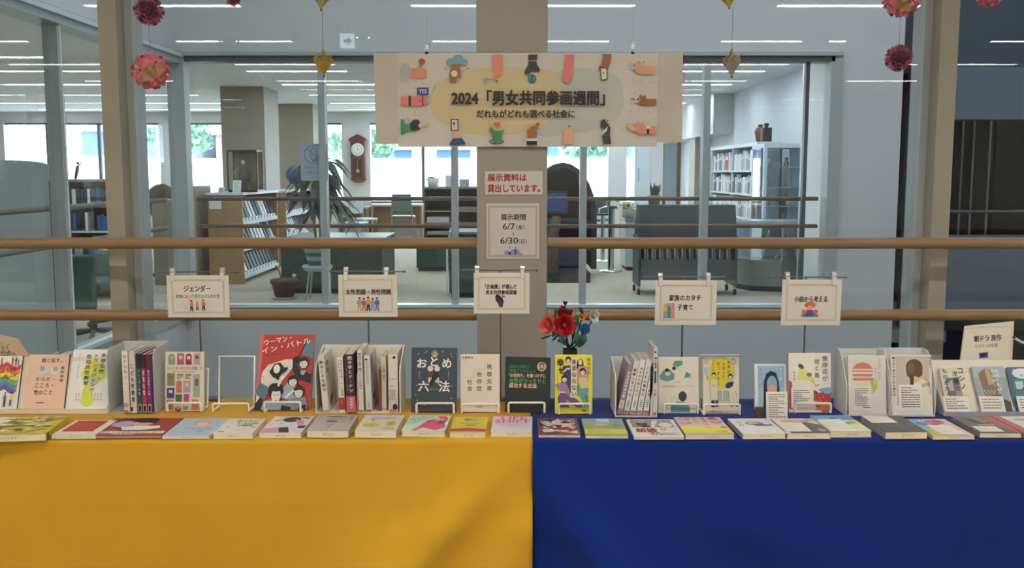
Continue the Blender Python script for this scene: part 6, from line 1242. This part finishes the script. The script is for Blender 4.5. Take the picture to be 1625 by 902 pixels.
# round based posts with small dark tops
for px_, yb, yt, lab in ((969, 431, 331, 'chrome post table in front of the bright window, nearer one'), (956, 415, 342, 'chrome post table with a dark top beside the booth')):
    p = G(px_, yb); h = W(px_, yt, p.y).z; t = thing('post_table', lab, 'table', p); MB().lathe([(.0001, 0), (.16, 0), (.16, .012), (.05, .03), (.0001, .03)], CHROME).build('base', t); MB().tube([(0,0,.02), (0,0,h)], .045 if px_ == 969 else .035, CHROME, 14).build('post', t)
    MB().box((-.24 if px_ == 956 else -.05, -.12, h), (.07, .12, h+.03), BLACK).build('table_top', t); MB().tube([(-.05, 0, h+.03), (-.05, 0, h+.10), (.05, -.02, h+.13), (.09, -.02, h+.10)], .016, CHROME, 8).build('tap', t)
# white cabinet and plants
t, w, h = cab(992, 1019, 430, 352, 'pale rounded low cabinet with a leafy plant on top', .6, mat('cabinet_pale', '#a3b4b0', .45)); smallpot(999, 352, 322, t.location.y+.3, h+.026, 'light green leafy plant on the pale cabinet', '#9aa4a0', '#7c9c60', 4, False, .10)
# newspaper cart
pa, pb = G(1014, 469), G(1167, 469); t = thing('newspaper_cart', 'dark grey wheeled cart with hanging newspapers behind the far glass', 'cart', Vector(((pa.x+pb.x)/2, pa.y, 0))); w = (pb.x-pa.x)/2; zt3 = W(0, 326, pa.y).z
MB().prism([(-w, 0, .62), (-w, .10, zt3), (-w, .32, zt3), (-w, .5, .62)], (2*w, 0, 0), DKGREY).build('hood', t); MB().box((-w, .0, .17), (w, .5, .40), mat('cart_grey', '#4a5357', .45, .2)).build('tray', t)
MB().box((-w, .47, .4), (w, .5, .62), DKGREY).build('back_panel', t); MB().box((-w, -.005, .585), (w, .02, .62), mat('cart_bar', '#626c70', .4, .4)).build('hanging_bar', t)
for sx in (-1, 1): MB().box((sx*w-.015, 0, .1), (sx*w+.015, .5, .66), mat('cart_post', '#53595c', .4, .3)).build('side_frame', t)
for sx in (-1, 1):
    for y in (.04, .46): MB().tube([(sx*(w-.0), y, .12), (sx*w, y, .06)], .01, CHROME, 6).tube([(sx*w-.012, y, .035), (sx*w+.012, y, .035)], .035, BLACK, 12).build('caster', t)
ON_ = 'first second third fourth fifth sixth seventh eighth ninth tenth eleventh twelfth'.split()
for i in range(12):
    x = -w+.08 + i*(2*w-.16)/11; o = thing('newspaper', '%s newspaper from the left hanging on a stick in the dark cart' % ON_[i], 'newspaper', Vector(((pa.x+pb.x)/2 + x, pa.y+.02, .40)), 'hanging newspapers in the cart')
    MB().prism([(-.022, 0, 0.002), (.022, 0, 0.002), (.012, 0, .17), (-.03, 0, .17)], (0, .4, 0), mat('hung_paper', '#88909a', .8)).build('paper', o); MB().box((-.008, -.008, 0.002), (.006, -.0015, .17), mat('hung_stick', '#3a2c2c', .5)).build('stick', o)
smallpot(1037, 322, 283, pa.y+.25, zt3+.001, 'snake plant standing on the dark cart', '#707c74', '#3c5a48', 6, True, .08)
# tall cabinet door and window shade right
Yq = 17.6; t = thing('tall_cabinet', 'tall white cabinet with a narrow door right of the windows', 'cabinet', Vector((X_(1006, Yq), Yq, 0))); w = X_(1032, Yq) - X_(1006, Yq); hc = 2.3
MB().box((0, 0, 0), (w, .6, hc), mat('tall_cabinet_white', '#c9d6e4', .5)).build('body', t); MB().box((.03, -.02, .05), (w-.03, 0, hc-.05), mat('tall_cabinet_door', '#d5e0ea', .45)).build('door', t); MB().tube([(.06, -.03, 1.2), (.06, -.03, 1.45)], .01, CHROME, 6).build('handle', t)
Yq = 16.2; P = W(1051, 316, Yq); Q = W(1075, 228, Yq); t = thing('whiteboard', 'tall grey board in a pale frame beside the right column', 'board', Vector((P.x, Yq, 0)))
MB().box((0, 0, P.z), (Q.x-P.x, .03, Q.z), mat('board_frame_beige', '#a89c88', .5)).build('frame', t); MB().box((.03, -.006, P.z+.04), (Q.x-P.x-.03, 0, Q.z-.03), mat('board_face', '#8fa3b4', .4)).build('face', t); MB().box((Q.x-P.x, 0, 0), (Q.x-P.x+.06, .06, Q.z+.05), mat('board_post', '#5a4c40', .5)).build('post', t); MB().box((0, 0, 0), (.05, .05, P.z), mat('board_post', '#5a4c40', .5)).build('post', t)
# bookshelf on the right
ya, yb_ = 12.4, 15.3; xs_ = 3.10; zt4 = 1.70
t = thing('bookshelf', 'tall white bookshelf along the right library wall', 'shelf', Vector((xs_, (ya+yb_)/2, 0))); L = (yb_-ya)/2; D = .30
for y in (-L, 0, L-.03): MB().box((0, y, 0), (D, y+.03, zt4), STEELW).build('side_panel', t)
MB().box((D-.02, -L, 0), (D, L, zt4), STEELW).build('back_panel', t); MB().box((-.02, -L, zt4), (D, L, zt4+.05), mat('shelf_top_white', '#d5dde4', .4)).build('top', t)
zz_ = [.08, .42, .74, 1.06, 1.37]
for z in zz_: MB().box((0, -L+.03, z), (D-.02, L-.03, z+.025), STEELW).build('shelf', t)
rd = random.Random(31); bm_cache = {}
CN = {'#c9d2d8': 'pale grey', '#9fb0bc': 'grey blue', '#5c7080': 'slate', '#b8b49c': 'buff', '#3c4c5c': 'dark blue', '#d8dce0': 'off-white', '#a89484': 'tan', '#e0e4e6': 'white', '#7c98a8': 'steel blue', '#b03c2c': 'red'}
ON = 'first second third fourth fifth sixth seventh eighth ninth tenth eleventh twelfth thirteenth fourteenth fifteenth sixteenth seventeenth eighteenth nineteenth twentieth'.split()
ON += ['twenty-' + q for q in ON[:9]] + ['thirtieth'] + ['thirty-' + q for q in ON[:9]] + ['fortieth']
for z, grp in zip(zz_[2:], ('third', 'second', 'top')):
    y = -L + .05; nbk = 0; red = False
    while y < L - .12:
        th = rd.choice([.06, .075, .09, .12]); hh = rd.uniform(.20, .265); c = rd.choice(['#c9d2d8', '#9fb0bc', '#5c7080', '#b8b49c', '#3c4c5c', '#d8dce0', '#a89484', '#e0e4e6', '#7c98a8'])
        if grp == 'top' and not red and y > .25: c = '#b03c2c'; th = .24; hh = .25; red = True
        if abs(y) < .04 or abs(y+th) < .03: y += .05; continue
        o = MB().box((0, 0, 0), (.2, th*.93, hh), PM(c)).box((-.001, th*.15, hh*.6), (0, th*.75, hh*.8), PM('#d8dcdc')).build('book'); o.matrix_world = Matrix.Translation((xs_+.012, (ya+yb_)/2+y, z+.0255))
        tag(o, 'wide red binder on the top board of the tall white bookshelf' if c == '#b03c2c' else '%s book, %s from the near end of the %s bookshelf board' % (CN[c], ON[nbk], grp), 'book', None if c == '#b03c2c' else 'books on the %s board of the tall white bookshelf' % grp); y += th; nbk += 1
for px_, lab, c in ((1181, 'small reddish brown figure with a cap on top of the white bookshelf', '#6a3428'), (1193, 'small dark square vase with a topknot on the white bookshelf', '#3a2c28')):
    Yp = 12.85 if px_ == 1181 else 12.55; t = thing('figurine', lab, 'figurine', Vector((xs_+.13, Yp, zt4+.05))); m = mat('fig_' + c[1:], c, .5)
    if px_ == 1181: MB().lathe([(.0001,0),(.05,0),(.06,.06),(.075,.14),(.05,.19),(.03,.2),(.02,.21)], m).build('body', t)
    else: MB().box((-.06, -.06, 0), (.06, .06, .18), m).build('body', t, bevel=.01)
    MB().lathe([(.0001,.18),(.02,.18),(.035,.23),(.0001,.24)], mat('fig_cap', '#2c3438', .5)).build('cap', t)
# tall display case and hexagonal showcase
t = thing('display_case', 'tall white framed glass display case with shelves', 'case', Vector((3.0, 11.72, 0))); zt5 = W(0, 228, 11.75).z; cf = mat('case_white', '#c4d0da', .4)
MB().box((0, 0, 0), (.5, .6, .72), cf).build('base', t); MB().box((0, 0, zt5-.05), (.5, .6, zt5), cf).build('top', t); MB().box((.47, .04, .72), (.5, .56, zt5-.05), mat('case_back_pale', '#b4cde0', .6)).build('back_panel', t)
for x in (0, .46):
    for y in (0, .56): MB().box((x, y, .72), (x+.04, y+.04, zt5-.05), cf).build('post', t)
for z in (.95, 1.18, 1.42): MB().box((.04, .04, z), (.47, .56, z+.008), mat('glass_shelf', '#a9c4cc', .2)).build('glass_shelf', t)
MB().box((0.005, .04, .72), (.01, .56, zt5-.05), CASEG).build('glass_pane', t); MB().box((.04, .005, .72), (.46, .01, zt5-.05), CASEG).build('glass_pane', t)
rd = random.Random(5)
for z in (.72, .958, 1.188, 1.428):
    for k in range(2):
        o = thing('ornament', 'pale ornament on the %s shelf of the tall display case, %s' % ({.72: 'lowest', .958: 'second', 1.188: 'third', 1.428: 'top'}[z], 'nearer the left glass' if k == 0 else 'nearer the wall'), 'ornament', Vector((3.0+.14+.2*k, 11.85+rd.uniform(0, .25), z)), 'ornaments in the tall display case'); s_ = rd.uniform(.6, 1)
        MB().lathe([(.0001,0),(.03*s_,0),(.045*s_,.05*s_),(.02*s_,.10*s_),(.035*s_,.13*s_),(.0001,.15*s_)], mat('ornament_pale', '#b8a890', .5), (0,0,0), 10).build('body', o)
pc = G(1208, 462); cx, cy = pc.x+.08, pc.y+.22; hexp = [(-.34, .12), (-.22, -.22), (.12, -.32), (.42, -.22), (.42, .22), (-.1, .26)]
t = thing('showcase', 'low many-sided glass showcase on a grey metal base', 'case', Vector((cx, cy, 0)))
MB().prism([(x*.96, y*.96, 0) for x, y in hexp], (0, 0, .06), BLACK).build('plinth', t); MB().prism([(x, y, .06) for x, y in hexp], (0, 0, .30), mat('showcase_base', '#7c8684', .35, .2)).build('base', t); MB().prism([(x, y, .78) for x, y in hexp], (0, 0, .03), mat('showcase_top', '#9fb0b4', .25)).build('top', t)
for (x, y), (x2, y2) in zip(hexp, hexp[1:] + hexp[:1]):
    MB().box((x-.008, y-.008, .36), (x+.008, y+.008, .78), FRAMEM).build('post', t); MB().add([(x, y, .36), (x2, y2, .36), (x2, y2, .78), (x, y, .78)], [(0,1,2,3)], CASEG).build('glass_pane', t)
for k, (dx, rz, lab) in enumerate(((-.04, .25, 'white framed card leaning in the low showcase, left one'), (.12, .45, 'white framed card leaning in the low showcase, right one'))):
    o = thing('framed_card', lab, 'card', Matrix.Translation((cx+dx, cy-.05, .362)) @ Matrix.Rotation(rz, 4, 'Y') @ Matrix.Rotation(-.2, 4, 'Z')); MB().box((-.012, -.09, .004), (.0, .09, .34), STEELW).build('frame', o); MB().box((-.016, -.07, .03), (-.012, .07, .31), mat('card_face_dark', '#4c5a60', .5)).build('face', o)
# end glimpses left: desk group seen through the left glass
t = thing('partition', 'large pale grey partition with an arched top behind the left glass', 'partition', Vector((-3.83, 6.32, 0))); pz = W(0, 262, 6.0).z
MB().prism([(0, 0, .02), (.85, 0, .02), (.85, 0, pz+.005), (.76, 0, pz+.025), (.62, 0, pz+.035), (.3, 0, pz+.02), (0, 0, pz-.05)], (0, .05, 0), mat('partition_grey', '#b9c2c4', .7)).build('panel', t); MB().box((-.05, -.1, 0), (.9, .15, .02), DKGREY).build('foot', t); MB().box((.85, -.005, .02), (.875, .055, pz-.1), mat('partition_edge', '#6a5644', .5)).build('edge_strip', t)
Yk = 10.4; xa, xb = X_(108, Yk), X_(186, Yk); zt6 = W(0, 289, Yk).z
t = thing('book_rack', 'brown book rack with blue and white books seen through the left glass', 'shelf', Vector(((xa+xb)/2, Yk, 0))); w = (xb-xa)/2
for x in (-w, w-.03): MB().box((x, 0, 0), (x+.03, .4, zt6), SHELFW).build('side_panel', t)
MB().box((-w, .38, 0), (w, .4, zt6), mat('rack_back', '#6a5c4c', .6)).build('back_panel', t); MB().box((-w, -.01, zt6), (w, .4, zt6+.03), SHELFW).build('top', t); rd = random.Random(41); BN = {'#2c5c98': 'blue', '#d8dcdc': 'white', '#3a3c44': 'charcoal', '#8a9098': 'grey', '#c4c8c8': 'pale grey', '#24282c': 'black'}
for i in range(4):
    z = zt6 - .27*(i+1); MB().box((-w+.03, 0, z), (w-.03, .38, z+.02), mat('rack_shelf', '#c4c6c2', .5)).build('shelf', t); x = -w+.05; nbk = 0
    while x < w-.12:
        th = rd.choice([.03, .045, .06]); hh = rd.uniform(.15, .215); bc = rd.choice(list(BN)); o = MB().box((0, 0, 0), (th*.92, .16, hh), PM(bc)).build('book'); o.matrix_world = Matrix.Translation(((xa+xb)/2+x, Yk+.03, z+.0205)); tag(o, 'small %s book, %s from left on the %s board of the brown rack' % (BN[bc], ON[nbk], ['top', 'second', 'third', 'lowest'][i]), 'book', 'books in the brown rack behind the left glass'); x += th + (.1 if rd.random() < .15 else 0); nbk += 1
t = thing('figurine', 'small dark dancing figurine on the brown book rack', 'figurine', Vector((X_(121, Yk), Yk+.1, zt6+.03))); MB().tube([(-.02,0,0),(0,0,.08),(.01,0,.14)], [.012,.02,.016], BLACK, 7).tube([(0,0,.13),(.05,0,.17)], .007, BLACK, 6).ball((.012, 0, .17), .016, BLACK, 6).build('figure', t)
Yk = 11.8; xa, xb = X_(243, Yk), X_(313, Yk); t = thing('carrel', 'beige wooden study carrel behind the left glass', 'desk', Vector(((xa+xb)/2, Yk, 0))); w = (xb-xa)/2; zc1, zc2 = W(0, 296, Yk).z, W(0, 320, Yk).z
MB().prism([(-w, 0, 0), (w, 0, 0), (w, 0, zc1), (-w*.0, 0, zc1), (-w*.0, 0, zc2), (-w, 0, zc2)], (0, .6, 0), mat('carrel_beige', '#8c8474', .6)).build('body', t); MB().box((-w, -.02, zc2), (0, .6, zc2+.02), mat('carrel_top', '#a49a88', .5)).build('top', t)
t = thing('office_chair', 'brown rounded chair back behind the beige carrel', 'chair', Vector((X_(257, 12.6), 12.65, 0))); MB().ball((0, 0, .98), .24, mat('chair_brown', '#54473c', .6), 10, (.9, .3, 1)).build('backrest', t); MB().box((-.25, -.28, .42), (.25, .2, .5), mat('chair_brown', '#54473c', .6)).build('seat', t, bevel=.03); MB().tube([(0,0,.04), (0,0,.42)], .03, DKGREY, 8).build('post', t)
for k in range(5): aa = k*1.257; MB().tube([(0,0,.06), (.28*math.cos(aa), .28*math.sin(aa), .03)], .018, DKGREY, 6).build('leg', t)
def ochair(px_, py0, py1, Y, label, wpx, seed):
    x = X_(px_, Y); z0, z1 = W(0, py1, Y).z, W(0, py0, Y).z; w = wpx/F*Y/2; t = thing('office_chair', label, 'chair', Vector((x, Y, 0))); m = mat('chair_deep_green', '#16483c', .7)
    MB().box((-w, -.05, z0), (w, .05, z1), m).build('backrest', t, bevel=.03); MB().box((-w, .06, .40), (w, .55, .50), m).build('seat', t, bevel=.03); MB().tube([(0,.3,.06), (0,.3,.42)], .03, BLACK, 8).build('post', t); MB().tube([(0,.3,.40), (0,.06,.42), (0,.06,z0+.1)], .02, BLACK, 6).build('back_bracket', t)
    for k in range(5): aa = k*1.257; MB().tube([(0,.3,.08), (.3*math.cos(aa), .3+.3*math.sin(aa), .04)], .02, BLACK, 6).ball((.3*math.cos(aa), .3+.3*math.sin(aa), .03), .03, BLACK, 6).build('leg', t)
ochair(116, 405, 492, 7.6, 'dark green high-backed office chair left of the near mullion', 64, 1); ochair(172, 398, 462, 8.4, 'dark green office chair tilted behind the near left mullion', 44, 2)
# dark doors on the right
t = thing('lift_door', 'dark grey double door with thin steel edges in the right recess', 'door', Vector((5.25, FY + 2.55, .1))); dm = mat('dark_door', '#34332f', .35, .3)
for a_, b_ in ((-.55, -.02), (.02, .55), (-.95, -.6)): MB().box((a_, -.05, 0), (b_, 0, 1.95), dm).build('door_leaf', t)
for x in (-.35, -.23, -.05, .58): MB().box((x-.010, -.07, 0), (x+.010, -.045, 1.95), mat('brushed_edge', '#c4c8c4', .5)).build('steel_edge', t)
slab('wall_pier_right', (4.0, FY+1.6, .1), (4.18, FY+2.3, 2.2), mat('recess_pale', '#7c8484', .5))
t = thing('notice_board', 'dim board with rows of small squares in the right recess', 'board', Vector((6.0, FY + 2.55, 1.0))); MB().box((0, -.03, 0), (.95, 0, .9), mat('dim_board', '#4a4741', .7)).build('board', t); MB().box((.0, -.035, .74), (.95, -.03, .84), mat('dim_green', '#3c5048', .7)).build('header_strip', t)
for i in range(7):
    for j in range(3): MB().box((.1+.12*i, -.036, .12+.19*j), (.17+.12*i, -.03, .20+.19*j), mat('dim_square', '#33312d', .7)).build('square', t)
o = MB().tube([(3.6, FY + .3, 1.02), (6.9, FY + .3, 1.02)], .015, FRAMED, 8); tag(o.build('inner_handrail'), 'thin dark steel rail above the slate parapet on the right', 'handrail')
